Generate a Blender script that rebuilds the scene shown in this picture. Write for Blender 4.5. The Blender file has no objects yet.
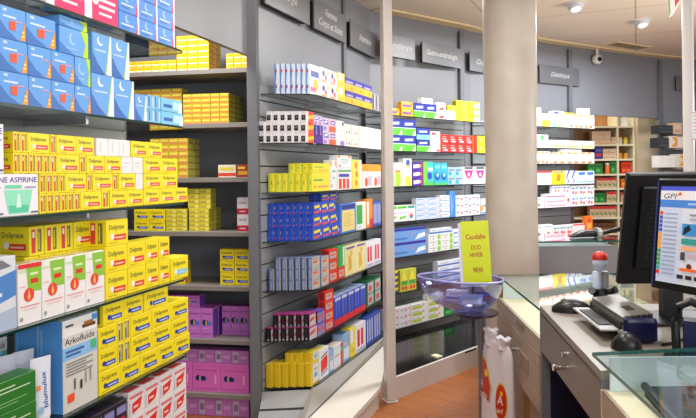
import bpy, bmesh, math, random
from mathutils import Vector, Matrix
random.seed(7)
COL = bpy.context.scene.collection
F, ROLL, EYE = 650.0, .0115, 1.5          # focal length (px of a 696 wide frame), camera roll, eye height
CA, SA = math.cos(ROLL), math.sin(ROLL)

# ------------------------------------------------------------------ materials
def lin(h):
    v = [int(h[i:i+2], 16)/255 for i in (0, 2, 4)]
    return [c/12.92 if c <= .04045 else ((c+.055)/1.055)**2.4 for c in v]
MATS = {}
def mat(name, hexc, rough=.5, metal=0, vary=.06, scale=18, bump=0, emit=0, spec=.5, coat=0):
    if name in MATS: return MATS[name]
    m = bpy.data.materials.new(name); m.use_nodes = True
    nt = m.node_tree; b = nt.nodes['Principled BSDF']
    r, g, bl = lin(hexc)
    tc = nt.nodes.new('ShaderNodeTexCoord'); n = nt.nodes.new('ShaderNodeTexNoise')
    n.inputs['Scale'].default_value = scale; n.inputs['Detail'].default_value = 3
    nt.links.new(tc.outputs['Object'], n.inputs['Vector'])
    mr = nt.nodes.new('ShaderNodeMapRange')
    mr.inputs['To Min'].default_value = 1-vary; mr.inputs['To Max'].default_value = 1+vary
    nt.links.new(n.outputs['Fac'], mr.inputs['Value'])
    mx = nt.nodes.new('ShaderNodeVectorMath'); mx.operation = 'SCALE'
    mx.inputs[0].default_value = (r, g, bl)
    nt.links.new(mr.outputs['Result'], mx.inputs['Scale'])
    nt.links.new(mx.outputs['Vector'], b.inputs['Base Color'])
    b.inputs['Roughness'].default_value = rough; b.inputs['Metallic'].default_value = metal
    b.inputs['Specular IOR Level'].default_value = spec
    b.inputs['Coat Weight'].default_value = coat
    if bump:
        bp = nt.nodes.new('ShaderNodeBump'); bp.inputs['Strength'].default_value = bump; bp.inputs['Distance'].default_value = .01
        nt.links.new(n.outputs['Fac'], bp.inputs['Height']); nt.links.new(bp.outputs['Normal'], b.inputs['Normal'])
    if emit:
        nt.links.new(mx.outputs['Vector'], b.inputs['Emission Color']); b.inputs['Emission Strength'].default_value = emit
    MATS[name] = m; return m
def paper(h): return mat('paper_'+h, h, .36, 0, .03, 30)
def screen_mat(h): return mat('screen_'+h, h, .3, 0, .02, 10, emit=.22)
def thin_glass(name, tint, base=.05, gloss=(1, 1, 1), pw=4.5):
    m = bpy.data.materials.new(name); m.use_nodes = True; nt = m.node_tree
    nt.nodes.remove(nt.nodes['Principled BSDF']); out = nt.nodes['Material Output']
    t = nt.nodes.new('ShaderNodeBsdfTransparent'); t.inputs['Color'].default_value = (*tint, 1)
    g = nt.nodes.new('ShaderNodeBsdfGlossy'); g.inputs['Roughness'].default_value = .02; g.inputs['Color'].default_value = (*gloss, 1)
    lw = nt.nodes.new('ShaderNodeLayerWeight'); lw.inputs['Blend'].default_value = .5
    p = nt.nodes.new('ShaderNodeMath'); p.operation = 'POWER'; p.inputs[1].default_value = pw
    nt.links.new(lw.outputs['Facing'], p.inputs[0])
    a = nt.nodes.new('ShaderNodeMath'); a.operation = 'MULTIPLY_ADD'; a.inputs[1].default_value = 1-base; a.inputs[2].default_value = base
    nt.links.new(p.outputs[0], a.inputs[0])
    mx = nt.nodes.new('ShaderNodeMixShader')
    nt.links.new(a.outputs[0], mx.inputs[0]); nt.links.new(t.outputs[0], mx.inputs[1]); nt.links.new(g.outputs[0], mx.inputs[2])
    nt.links.new(mx.outputs[0], out.inputs['Surface']); MATS[name] = m; return m

def brick_mat(name, c1, c2, mortar, bw, rh, msize, rough, rot=0, grain=True, offset=.5, spec=.5):
    m = bpy.data.materials.new(name); m.use_nodes = True; nt = m.node_tree; b = nt.nodes['Principled BSDF']
    tc = nt.nodes.new('ShaderNodeTexCoord'); mp = nt.nodes.new('ShaderNodeMapping'); mp.inputs['Rotation'].default_value = (0, 0, rot)
    nt.links.new(tc.outputs['Object'], mp.inputs['Vector'])
    br = nt.nodes.new('ShaderNodeTexBrick'); br.offset = offset
    br.inputs['Color1'].default_value = (*lin(c1), 1); br.inputs['Color2'].default_value = (*lin(c2), 1); br.inputs['Mortar'].default_value = (*lin(mortar), 1)
    br.inputs['Scale'].default_value = 1; br.inputs['Brick Width'].default_value = bw; br.inputs['Row Height'].default_value = rh
    br.inputs['Mortar Size'].default_value = msize; br.inputs['Mortar Smooth'].default_value = .1
    nt.links.new(mp.outputs[0], br.inputs['Vector'])
    src = br.outputs['Color']
    if grain:
        sc = nt.nodes.new('ShaderNodeMapping'); sc.inputs['Scale'].default_value = (4, 40, 1); sc.inputs['Rotation'].default_value = (0, 0, rot)
        nt.links.new(tc.outputs['Object'], sc.inputs['Vector'])
        n = nt.nodes.new('ShaderNodeTexNoise'); n.inputs['Scale'].default_value = 2; n.inputs['Detail'].default_value = 5
        nt.links.new(sc.outputs[0], n.inputs['Vector'])
        mr = nt.nodes.new('ShaderNodeMapRange'); mr.inputs['To Min'].default_value = .65; mr.inputs['To Max'].default_value = 1.3
        nt.links.new(n.outputs['Fac'], mr.inputs['Value'])
        v = nt.nodes.new('ShaderNodeVectorMath'); v.operation = 'SCALE'
        nt.links.new(src, v.inputs[0]); nt.links.new(mr.outputs[0], v.inputs['Scale']); src = v.outputs[0]
    nt.links.new(src, b.inputs['Base Color']); b.inputs['Roughness'].default_value = rough; b.inputs['Specular IOR Level'].default_value = spec
    MATS[name] = m; return m

def wood_mat(name, c1, c2, rough=.45, axis=(2, 2, 30)):
    m = bpy.data.materials.new(name); m.use_nodes = True; nt = m.node_tree; b = nt.nodes['Principled BSDF']
    tc = nt.nodes.new('ShaderNodeTexCoord'); mp = nt.nodes.new('ShaderNodeMapping'); mp.inputs['Scale'].default_value = axis
    nt.links.new(tc.outputs['Object'], mp.inputs['Vector'])
    n = nt.nodes.new('ShaderNodeTexNoise'); n.inputs['Scale'].default_value = 1.6; n.inputs['Detail'].default_value = 6; n.inputs['Distortion'].default_value = .6
    nt.links.new(mp.outputs[0], n.inputs['Vector'])
    cr = nt.nodes.new('ShaderNodeValToRGB'); cr.color_ramp.elements[0].position = .3; cr.color_ramp.elements[1].position = .7
    cr.color_ramp.elements[0].color = (*lin(c1), 1); cr.color_ramp.elements[1].color = (*lin(c2), 1)
    nt.links.new(n.outputs['Fac'], cr.inputs[0]); nt.links.new(cr.outputs[0], b.inputs['Base Color']); b.inputs['Roughness'].default_value = rough
    MATS[name] = m; return m

GREY = mat('grey_laminate', '7F8188', .42, 0, .03, 3)
GREYD = mat('dark_grey_laminate', '6A6C72', .42, 0, .03, 4)
SLAT = mat('grey_slat', '96989C', .4, 0, .04, 4)
SHELFM = mat('grey_shelf_board', '8B8681', .45, 0, .05, 6)
STOREBACK = mat('store_back', '7B7F88', .5, 0, .05, 4)
DARK = mat('dark_void', '151517', .6)
BLACKGL = mat('black_gloss', '0B0B0C', .12, 0, .1, 6)
BLACKPL = mat('black_plastic', '0D0D11', .35, 0, .1, 40)
BLACKMAT = mat('black_rubber', '111113', .6, 0, .15, 60)
BLUELITPL = mat('blue_lit_plastic', '121440', .25, 0, .1, 20)  # bluish light on dark plastic, put into the base colour
SILVER = mat('silver_plastic', '9C9C98', .35, .2, .08, 30)
CHROME = mat('chrome', 'D8D8D8', .18, 1, .03, 10)
WHITEM = mat('white_enamel', 'D9D6D2', .4, 0, .03, 8)
BENCHM = mat('white_bench', 'DAD6CC', .45, 0, .04, 6)
CREAM = mat('cream_board', 'E9E2C2', .5, 0, .03, 6)
BEIGE = mat('beige_panel', 'CDBF9F', .5, 0, .03, 5)
GLASSN = thin_glass('near_glass', (.92, .965, .965), .02, (1, 1, 1), 6)
EDGE = mat('glass_edge', '14332B', .15, 0, .1, 8)
EDGEC = mat('counter_glass_edge', '1F5F58', .12, 0, .15, 8)
EDGED = mat('dark_glass_edge', '1A1F21', .2, 0, .1, 8)
TRIMM = mat('cream_trim', 'E6D2A4', .5, 0, .04, 4)
CONC = mat('concrete', 'C6BCB0', .5, 0, .22, 5, bump=.12)
SIGNM = mat('sign_board', '67686C', .35, 0, .03, 6)
SIGNT = mat('sign_lettering', 'BDBBB9', .5, 0, .02, 6)
DESKM = mat('desk_laminate', '8C857C', .32, 0, .06, 14)
DRAWM = mat('drawer_front', '7C746E', .4, 0, .05, 12)
GLASS = thin_glass('shelf_glass', (.80, .85, .84), .05)
GLASSC = thin_glass('counter_glass', (.92, .965, .965), .05)
FROST = mat('frosted_glass', 'DCEBF0', .35, 0, .04, 6)
WOODC = wood_mat('grey_beige_wood', 'A3917F', 'B9A896', .45, (3, 3, 26))
WOODB = wood_mat('brown_wood', '8A5E33', 'A87743', .4, (14, 14, 2))
FLOORM = brick_mat('parquet', 'A3622F', '975628', '6E3C1A', .6, .14, .003, .35, math.radians(38))
CEILM = brick_mat('ceiling_tiles', 'E8DCCB', 'E6DAC8', 'B4A690', 1.3, 1.3, .008, .6, math.radians(24), grain=False, offset=0)
BOWLM = thin_glass('violet_acrylic', (.74, .77, .95), .14, (.9, .92, 1))

# ------------------------------------------------------------------ mesh helpers
class MB:
    def __init__(s): s.v, s.f, s.m, s.mats = [], [], [], []
    def mi(s, m):
        if m not in s.mats: s.mats.append(m)
        return s.mats.index(m)
    def face(s, pts, m):
        b = len(s.v); s.v += [tuple(p) for p in pts]; s.f.append(tuple(range(b, b+len(pts)))); s.m.append(s.mi(m))
    def add(s, verts, faces, m):
        b = len(s.v); s.v += [tuple(p) for p in verts]; k = s.mi(m)
        for f in faces: s.f.append(tuple(i+b for i in f)); s.m.append(k)
    def box(s, x0, y0, z0, x1, y1, z1, m, M=None, bev=0):
        if bev:
            bm = bmesh.new(); bmesh.ops.create_cube(bm, size=1)
            bmesh.ops.scale(bm, vec=(x1-x0, y1-y0, z1-z0), verts=bm.verts); bmesh.ops.translate(bm, vec=((x0+x1)/2, (y0+y1)/2, (z0+z1)/2), verts=bm.verts)
            bmesh.ops.bevel(bm, geom=bm.edges[:], offset=bev, segments=2 if bev > .002 else 1, affect='EDGES', profile=.5)
            bm.verts.index_update(); vs = [v.co.copy() for v in bm.verts]; fs = [[v.index for v in f.verts] for f in bm.faces]; bm.free()
        else:
            vs = [Vector(p) for p in ((x0,y0,z0),(x1,y0,z0),(x1,y1,z0),(x0,y1,z0),(x0,y0,z1),(x1,y0,z1),(x1,y1,z1),(x0,y1,z1))]
            fs = [(3,2,1,0),(4,5,6,7),(0,1,5,4),(1,2,6,5),(2,3,7,6),(3,0,4,7)]
        if M is not None: vs = [M @ v for v in vs]
        s.add(vs, fs, m)
    def prism(s, poly, z0, z1, m, mside=None):
        n = len(poly); a = sum(poly[i][0]*poly[(i+1) % n][1]-poly[(i+1) % n][0]*poly[i][1] for i in range(n))
        if a < 0: poly = poly[::-1]
        vs = [(p[0], p[1], z0) for p in poly]+[(p[0], p[1], z1) for p in poly]
        s.add(vs, [tuple(range(n-1, -1, -1)), tuple(range(n, 2*n))], m)
        s.add(vs, [(i, (i+1) % n, n+(i+1) % n, n+i) for i in range(n)], mside or m)
    def loft(s, rings, m, cap=True):
        n = len(rings[0]); vs = [p for r in rings for p in r]; fs = []
        for k in range(len(rings)-1):
            for i in range(n): fs.append((k*n+i, k*n+(i+1) % n, (k+1)*n+(i+1) % n, (k+1)*n+i))
        if cap: fs += [tuple(range(n-1, -1, -1)), tuple(range((len(rings)-1)*n, len(rings)*n))]
        s.add(vs, fs, m)
    def lathe(s, prof, c, m, n=32, cap=True, M=None):
        rings = []
        for r, z in prof:
            ring = [Vector((r*math.cos(2*math.pi*i/n), r*math.sin(2*math.pi*i/n), z)) for i in range(n)]
            rings.append([(M @ p if M else p)+Vector(c) for p in ring])
        s.loft(rings, m, cap)
    def tube(s, pts, r, m, n=10):
        pts = [Vector(p) for p in pts]; rings = []
        for i, p in enumerate(pts):
            t = (pts[min(i+1, len(pts)-1)]-pts[max(i-1, 0)]).normalized()
            a = t.orthogonal().normalized() if abs(t.z) > .95 else t.cross(Vector((0, 0, 1))).normalized(); b = t.cross(a)
            rr = r[i] if isinstance(r, (list, tuple)) else r
            rings.append([p+a*rr*math.cos(2*math.pi*k/n)+b*rr*math.sin(2*math.pi*k/n) for k in range(n)])
        s.loft(rings, m)
    def mesh(s, name, smooth=False):
        me = bpy.data.meshes.new(name); me.from_pydata(s.v, [], s.f)
        for m in s.mats: me.materials.append(m)
        me.polygons.foreach_set('material_index', s.m)
        if smooth: me.polygons.foreach_set('use_smooth', [True]*len(s.f))
        me.update(); return me
    def build(s, name, parent=None, loc=None, smooth=False, fix=True):
        me = s.mesh(name, smooth)
        if fix:
            bm = bmesh.new(); bm.from_mesh(me); bmesh.ops.recalc_face_normals(bm, faces=bm.faces[:]); bm.to_mesh(me); bm.free()
        if smooth:
            try: me.set_sharp_from_angle(angle=math.radians(40))
            except Exception: pass
        o = bpy.data.objects.new(name, me); COL.objects.link(o)
        if parent: o.parent = parent
        if loc: o.location = loc
        return o
def tag(o, label=None, cat=None, group=None, kind=None):
    for k, v in (('label', label), ('category', cat), ('group', group), ('kind', kind)):
        if v: o[k] = v
    return o
def empty(name, loc, label, cat, rz=0, group=None):
    o = bpy.data.objects.new(name, None); COL.objects.link(o); o.location = loc; o.rotation_euler = (0, 0, rz)
    o.empty_display_size = .1
    return tag(o, label, cat, group)
def structure(o): o['kind'] = 'structure'; return o

TXT = {}
def text_geo(t, shear=0):
    k = (t, shear)
    if k not in TXT:
        cu = bpy.data.curves.new('lettering', 'FONT'); cu.body = t; cu.resolution_u = 2; cu.size = 1; cu.shear = shear; cu.offset = .012
        ob = bpy.data.objects.new('lettering', cu); COL.objects.link(ob)
        bpy.context.view_layer.update()
        me = bpy.data.meshes.new_from_object(ob)
        vs = [(v.co.x, v.co.y) for v in me.vertices]; fs = [tuple(p.vertices) for p in me.polygons]
        xs = [v[0] for v in vs] or [0]; x0 = min(xs); w = (max(xs)-x0) or 1
        TXT[k] = ([((x-x0)/w, y/.72) for x, y in vs], fs, w/.72)
        bpy.data.objects.remove(ob); bpy.data.curves.remove(cu); bpy.data.meshes.remove(me)
    return TXT[k]

def draw(mb, elems, fmap, w, h, M=paper, base=.0004):
    """prints flat shapes on a face; fmap(u, v, off) -> point, (u, v) in 0..1 of the face"""
    for k, e in enumerate(elems):
        off = base+.00012*k; c = M(e[-1]) if isinstance(e[-1], str) else e[-1]
        if e[0] == 'R': mb.face([fmap(u, v, off) for u, v in ((e[1], e[2]), (e[3], e[2]), (e[3], e[4]), (e[1], e[4]))], c)
        elif e[0] == 'P': mb.face([fmap(u, v, off) for u, v in e[1]], c)
        elif e[0] == 'C':
            mb.face([fmap(e[1]+e[3]*h/w*math.cos(a*math.pi/9), e[2]+e[3]*math.sin(a*math.pi/9), off) for a in range(18)], c)
        elif e[0] == 'T':       # ('T', text, u0, v0, u1, height, shear, colour): fitted between u0 and u1
            vs, fs, asp = text_geo(e[1], e[6])
            mb.add([fmap(e[2]+x*(e[4]-e[2]), e[3]+y*e[5], off) for x, y in vs], fs, c)

# ------------------------------------------------------------------ setting
WALL = [(-1.45, .86), (-1.343, 1.241), (-.935, 2.684)]
OPEN_L, JAMB = (-.935, 2.684), (-.575, 3.90)
WB = [(-.575, 3.90), (.21, 5.895), (1.17, 6.66), (1.29, 6.80), (2.62, 7.67)]
WC = [(2.62, 7.67), (3.3, 8.08), (4.1, 8.52)]
WD = [(4.1, 8.52), (5.0, 8.86), (6.2, 9.2)]
def strip(mb, pts, z0, z1, t, m):
    """vertical slab along a polyline, thickness t behind it (left of its direction)"""
    ns = []
    for i in range(len(pts)):
        a = Vector(pts[max(i-1, 0)]); b = Vector(pts[min(i+1, len(pts)-1)]); d = (b-a).normalized(); ns.append(Vector((-d.y, d.x)))
    for i in range(len(pts)-1):
        p, q = Vector(pts[i]), Vector(pts[i+1])
        mb.prism([p[:], q[:], (q+ns[i+1]*t)[:], (p+ns[i]*t)[:]], z0, z1, m)
m = MB(); m.box(-4, -2.5, -.05, 8, 11, 0, FLOORM); structure(m.build('floor'))
m = MB(); m.box(-4, -2.5, 3.0, 8, 11, 3.06, CEILM); structure(m.build('ceiling'))
m = MB(); strip(m, WALL, 0, 3, .03, GREY); structure(m.build('wall_left'))
m = MB(); strip(m, [(-.935, 2.684), (-.575, 3.90)], 2.22, 3, .03, GREY); structure(m.build('trim_header_left'))
m = MB(); strip(m, WB, 0, 3, .03, GREY); structure(m.build('wall_back'))
m = MB(); strip(m, WC, 2.195, 3, .05, GREY); structure(m.build('trim_header_right'))
m = MB(); strip(m, WD, 0, 3, .05, GREY); structure(m.build('wall_right'))
m = MB(); m.box(-3.2, 5.0, 0, -.7, 5.05, 3, STOREBACK); m.box(-3.2, 1.0, 0, -3.15, 5.0, 3, STOREBACK); structure(m.build('wall_storeroom'))
m = MB(); m.box(2.3, 9.5, 0, 5.2, 9.55, 3, BEIGE); structure(m.build('wall_dispensary'))
# jambs, cover strips between wall panels, cornice
m = MB(); m.prism([(-.935, 2.684), (-.925, 2.72), (-.985, 2.735), (-.995, 2.70)], 0, 2.22, GREYD); structure(m.build('trim_1'))
m = MB(); m.prism([(-.592, 3.85), (-.535, 3.845), (-.53, 3.93), (-.575, 3.94)], 0, 3.0, GREYD); structure(m.build('trim_2'))
m = MB(); strip(m, [(x+.14*nx, y+.14*ny) for (x, y), (nx, ny) in zip(WB[1:]+WC[1:]+WD[1:], [(.80, -.6), (.65, -.76), (.60, -.8), (.55, -.84), (.52, -.86), (.45, -.9), (.35, -.94), (.3, -.95)])], 2.982, 2.998, .13, TRIMM); structure(m.build('trim_3'))
def cover(n, p, ang):
    m = MB(); M = Matrix.Translation((p[0], p[1], 0)) @ Matrix.Rotation(ang, 4, 'Z')
    m.box(-.03, -.02, 0, .03, 0, 2.95, GREYD, M); structure(m.build(n))
cover('trim_4', (1.165, 6.635), .7); cover('trim_5', (2.62, 7.655), .56); cover('trim_6', (4.09, 8.50), .45)

# ------------------------------------------------------------------ the racks (shared shelf geometry)
class Bay:
    def __init__(s, O, E, depth, levels, phrase, skew=0):
        s.O = Vector(O); s.u = (Vector(E)-s.O).normalized(); s.L = (Vector(E)-s.O).length
        s.n = Vector((-s.u.y, s.u.x)); s.th = math.atan2(s.u.y, s.u.x); s.dep = depth; s.lev = levels; s.ph = phrase; s.skew = skew
    def P(s, a, q): return s.O+s.u*a+s.n*q
    def S(s, px, q, z):
        """distance along the front line that is seen at picture column px"""
        a = 0
        for _ in range(6):
            p = s.P(a, q); y = 175+(EYE-z)/max(p.y, .5)*F
            k = ((px-348)*CA-(y-175)*SA)/F
            a = (k*(s.O.y+s.n.y*q)-(s.O.x+s.n.x*q))/(s.u.x-k*s.u.y)
        return a
LEFT = Bay((-1.045, 1.157), (-.637, 2.600), .31, [2.0, 1.7, 1.4, 1.1, .8, .5], 'left rack')
CEN = Bay((-.215, 3.96), (.36, 5.42), .30, [2.0, 1.7, 1.4, 1.1, .8, .5, .215], 'centre rack', -.46)
RGT = Bay((.36, 5.42), (1.38, 6.42), .30, [2.0, 1.7, 1.4, 1.1, .8, .5, .2], 'rack behind bowl')
COLB = Bay((1.45, 6.55), (2.76, 7.41), .28, [2.0, 1.77, 1.6, 1.37, 1.12, .8], 'rack right of column')
STORE = Bay((-1.62, 4.19), (-.605, 4.0), .38, [2.17, 1.833, 1.494, 1.157, .818, .486, .148], 'storeroom shelving')

p_ = CEN.P(CEN.S(344.5, .30, 2.4), .312); cover('trim_7', p_, CEN.th)
def slats(mb, bay, a0, a1, z0, z1, pitch=.1):
    M = Matrix.Translation((*bay.O, 0)) @ Matrix.Rotation(bay.th, 4, 'Z')
    mb.box(a0, bay.dep-.004, z0, a1, bay.dep+.004, z1, DARK, M)
    z = z0
    while z < z1-.01:
        mb.box(a0, bay.dep-.016, z+.004, a1, bay.dep-.004, min(z+pitch-.004, z1), SLAT, M); z += pitch
def glass_shelf(bay, z, a0, a1, parent, em, rnd=.07, far_round=False):
    def pt(a, q): p = bay.P(a, q); return (p.x, p.y)
    q1 = bay.dep-.018
    near = [(a0, 0)]
    if rnd:
        near = []
        e = Vector((bay.skew, 1)).normalized()             # near edge direction in (a, q)
        c0 = Vector((a0, 0))+e*rnd*1.1; c2 = Vector((a0+rnd, 0))
        for k in range(7):
            t = k/6; b = (1-t)**2*c0+2*t*(1-t)*Vector((a0, 0))+t*t*c2; near.append((b.x, b.y))
    far = [(a1, 0), (a1, q1)]
    if far_round: far = [(a1-.05, 0), (a1-.015, .012), (a1, .05), (a1, q1)]
    poly = [pt(a0+bay.skew*q1, q1)]+[pt(*p) for p in near]+[pt(*p) for p in far]
    m = MB(); m.prism(poly, z-.009, z-.0005, GLASS, em); return m.build('shelf', parent)
def bracket(bay, z, a, parent):
    M = Matrix.Translation((*bay.O, 0)) @ Matrix.Rotation(bay.th, 4, 'Z')
    m = MB(); m.box(a-.006, .05, z-.028, a+.006, bay.dep-.016, z-.0095, CHROME, M); m.build('bracket', parent)

r = empty('display_rack', (*LEFT.P(.7, .15), 0), 'near grey slatwall rack with glass shelves on the left wall', 'display rack'); inv = r.matrix_world.inverted
def fixpar(root):
    for ch in root.children: ch.location = -root.location
def rack(name, bay, label, a0, a1, levels, em, rnd, far_round, br, zslat):
    root = empty(name, (0, 0, 0), label, 'display rack')
    m = MB(); slats(m, bay, a0+(bay.skew*bay.dep if bay.skew else 0), a1, zslat[0], zslat[1]); m.build('slat_panel', root)
    for z in levels:
        glass_shelf(bay, z, a0, a1, root, em, rnd, far_round)
        for a in br: bracket(bay, z, a, root)
    return root
bpy.data.objects.remove(r)
rack('display_rack', LEFT, 'near slatwall rack with glass shelves along the left wall', -.3, LEFT.L, LEFT.lev, EDGE, 0, True, (.3, .95), (0.2, 2.5))
rc = rack('display_rack', CEN, 'tall slatwall rack with round-cornered glass shelves left of the white post', 0, CEN.L, CEN.lev, EDGED, .09, False, (.5, 1.1), (.16, 2.06))
rr_ = rack('display_rack', RGT, 'slatwall rack with dark shelves behind the violet bowl', 0, RGT.L, RGT.lev, EDGED, 0, False, (.4, .95), (.14, 2.06))
rb_ = rack('display_rack', COLB, 'brightly lit slatwall rack just right of the concrete column', 0, COLB.L, COLB.lev, EDGED, 0, False, (.5, 1.0), (.1, 2.06))
# kick panel below the centre rack
m = MB(); M_ = Matrix.Translation((*CEN.O, 0)) @ Matrix.Rotation(CEN.th, 4, 'Z')
KG = mat('kick_grey', '8E8A84', .45)
m.add([(-.213, 3.968, .205), (.352, 5.405, .205), (.298, 5.30, .1315), (-.262, 3.60, .1315), (-.235, 3.98, .205), (.33, 5.41, .205), (.27, 5.31, .1315), (-.29, 3.61, .1315)], [(3,2,1,0),(4,5,6,7),(0,1,5,4),(1,2,6,5),(2,3,7,6),(3,0,4,7)], KG)
m.build('kick_panel', rc)

# benches
m = MB(); e0, e1, e2, e3 = Vector((-.222, 3.968, .196)), Vector((-.530, 3.925, .196)), Vector((-.530, 3.42, .002)), Vector((-.300, 3.42, .002))
def ep(u, v, o=0): return (e0.lerp(e1, u)).lerp(e3.lerp(e2, u), v)+Vector((0, -.3, 1)).normalized()*o
m.face([ep(0, 0), ep(0, 1), ep(1, 1), ep(1, 0)], SLAT); m.face([ep(0, 0), (-.222, 3.968, .001), ep(0, 1)], SLAT); m.face([ep(1, 0), ep(1, 1), (-.53, 3.925, .001)], SLAT)
m.face([ep(0, 0), ep(1, 0), (-.53, 3.925, .001), (-.222, 3.968, .001)], SLAT); m.face([ep(0, 1), (-.222, 3.968, .001), (-.53, 3.925, .001), ep(1, 1)], SLAT)
for v in (.28, .62): m.face([ep(0, v, .0006), ep(0, v+.03, .0006), ep(1, v+.03, .0006), ep(1, v, .0006)], DARK)
m.build('end_panel', rc, fix=False)
root = empty('display_bench', (0, 0, 0), 'low white bench under the centre rack', 'bench')
m = MB(); pl = [(-.29, 3.48), (-.06, 3.47), (.19, 4.18), (.20, 4.24), (.335, 5.38), (.30, 5.298), (-.258, 3.6)]
m.prism(pl, .10, .13, BENCHM); m.build('bench_top', root)
m = MB(); m.prism([(-.28, 3.49), (-.066, 3.48), (.18, 4.18), (.19, 4.24), (.325, 5.37), (.295, 5.29), (-.262, 3.6)], 0, .0995, mat('bench_front', 'C9BFB4', .5)); m.build('plinth', root)
root = empty('display_platform', (0, 0, 0), 'black topped low platform with white edge behind the white post', 'platform')
m = MB(); m.prism([(.318, 4.35), (.985, 5.065), (1.25, 5.32), (1.55, 6.2), (1.38, 6.40), (.37, 5.41)], .13, .142, BLACKGL); m.build('platform_top', root)
m = MB(); strip(m, [(.305, 4.332), (.975, 5.055), (1.24, 5.31)], 0, .148, .02, mat('white_plinth', 'CFCBC8', .4)); m.build('edge_board', root)
m = MB(); m.box(0, 0, 0, .055, .07, .012, CREAM, Matrix.Translation((.64, 4.78, .1425)) @ Matrix.Rotation(.6, 4, 'Z')); tag(m.build('paper_tag'), 'small cream paper tag lying on the black platform', 'tag')

# posts
def post(name, x, y, label, m0, wx=.066, wy=.066, ang=.35):
    root = empty(name, (x, y, 0), label, 'post', ang)
    m = MB(); m.box(-wx/2, -wy/2, .012, wx/2, wy/2, 2.998, m0, bev=.008); m.build('shaft', root)
    m = MB(); m.box(-wx/2-.008, -wy/2-.008, 0, wx/2+.008, wy/2+.008, .0115, m0, bev=.002); m.build('foot', root)
    return root
post('support_post', .262, 4.30, 'white square post standing between the two racks left of centre', mat('post_white', 'CFC9C2', .4))
root = empty('support_pole', (2.205, 4.2, 0), 'slim white round pole at the right behind the monitors', 'pole')
m = MB(); m.lathe([(.034, .011), (.034, 2.998)], (0, 0, 0), WHITEM, 20); m.build('shaft', root, smooth=True)
m = MB(); m.lathe([(.06, 0), (.06, .006), (.045, .0105)], (0, 0, 0), WHITEM, 20); m.build('foot', root, smooth=True)
m = MB(); m.box(0, 0, 0, .16, .0015, .18, paper('F3EFF0'), None)
for i in range(6): m.face([(.015, -.0004, .15-.022*i), (.13-.02*(i % 2), -.0004, .15-.022*i), (.13-.02*(i % 2), -.0004, .156-.022*i), (.015, -.0004, .156-.022*i)], paper('C9A9B4' if i % 2 else 'B9B6C0'))
for z in (.002, .172): m.face([(0, -.0006, z), (.16, -.0006, z), (.16, -.0006, z+.004), (0, -.0006, z+.004)], paper('C8505A'))
tag(m.build('paper_notice', loc=(2.205, 4.163, 1.70), fix=False), 'white paper notice with red rules taped to the slim pole', 'notice')
# concrete column
m = MB(); pr = [(.176+.004*math.sin(z*3), z) for z in [0, .4, .8, 1.2, 1.6, 2.0, 2.4, 2.8, 3.0]]
tag(m.lathe(pr, (0, 0, 0), CONC, 48) or m.build('concrete_column', loc=(1.116, 4.45, 0), smooth=True), 'thick round concrete column in the middle of the shop', 'column')

# storeroom shelving
root = empty('storage_shelving', (0, 0, 0), 'grey board shelving seen through the gap between the two left racks', 'shelving')
M_ = Matrix.Translation((*STORE.O, 0)) @ Matrix.Rotation(STORE.th, 4, 'Z')
for z in STORE.lev:
    m = MB(); m.box(0, 0, z-.03, STORE.L, .37, z-.0005, SHELFM, M_, bev=.002); m.build('shelf', root)
m = MB(); m.box(0, .372, .0, STORE.L, .39, 2.9, STOREBACK, M_); m.build('back_panel', root)
m = MB(); m.box(STORE.L+.001, -.0, 0, STORE.L+.02, .39, 2.9, STOREBACK, M_); m.build('side_panel', root)
m = MB(); m.box(-.02, 0, 0, -.001, .39, 2.9, STOREBACK, M_); m.build('side_panel', root)

# header signs
def sign(x, y, ang, w, h, z, text, label, group='category signs above the racks'):
    root = empty('category_sign', (x, y, z), label, 'sign', ang, group)
    m = MB(); m.box(0, -.038, 0, w, -.026, h, SIGNM, bev=.002); m.build('board', root)
    m = MB(); m.box(.01, -.0255, .0, w-.05, -.001, h-.02, DARK); m.build('shadow_gap_mount', root)  # shadow gap behind the board, put in as a dark block
    lines = text.split('\n')
    for i, t in enumerate(lines):
        m = MB()
        hh = .055; v0 = h*.40-(i-(len(lines)-1)/2)*.085
        _, _, asp = text_geo(t, .35); wd = min(asp*hh, w*.8)
        draw(m, [('T', t, (w-wd)/2/w, v0/h, (w+wd)/2/w, hh/h, .35, SIGNT)], lambda u, v, o: (u*w, -.0382-o, v*h), w, h)
        m.build('lettering', root, fix=False)
    return root
aC, aR, aB = CEN.th, RGT.th, COLB.th
def wsign(bay, p0, p1, h, z, t, l):
    a0, a1 = bay.S(p0, .30, z), bay.S(p1, .30, z); p = bay.P(a0, .30); sign(p.x, p.y, bay.th, a1-a0, h, z, t, l)
wsign(CEN, 260, 305, .22, 2.555, 'Allergie', 'grey hanging sign with white script nearest the storeroom gap')
wsign(CEN, 309.5, 342, .22, 2.555, 'Femme\nCorps et Soins', 'grey sign with two lines of white script, middle of three')
wsign(CEN, 346.5, 374.5, .22, 2.555, 'Nutrition', 'grey sign with one faint script word beside the white post')
wsign(RGT, 381.5, 412, .20, 2.56, 'Phytothérapie', 'grey sign with white script just right of the white post')
wsign(RGT, 419.5, 458, .20, 2.56, 'Gastro-entérologie', 'grey sign with long script word left of the concrete column')
wsign(RGT, 467, 498, .20, 2.56, 'Circulation', 'grey sign half hidden behind the left of the column')
wsign(COLB, 537.5, 577, .21, 2.52, 'Diététique', 'pale grey sign with faint script right of the column')
sign(4.33, 8.60, .36, .50, .19, 2.57, 'Bébé', 'small grey sign on far wall beside the slim pole')

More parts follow.
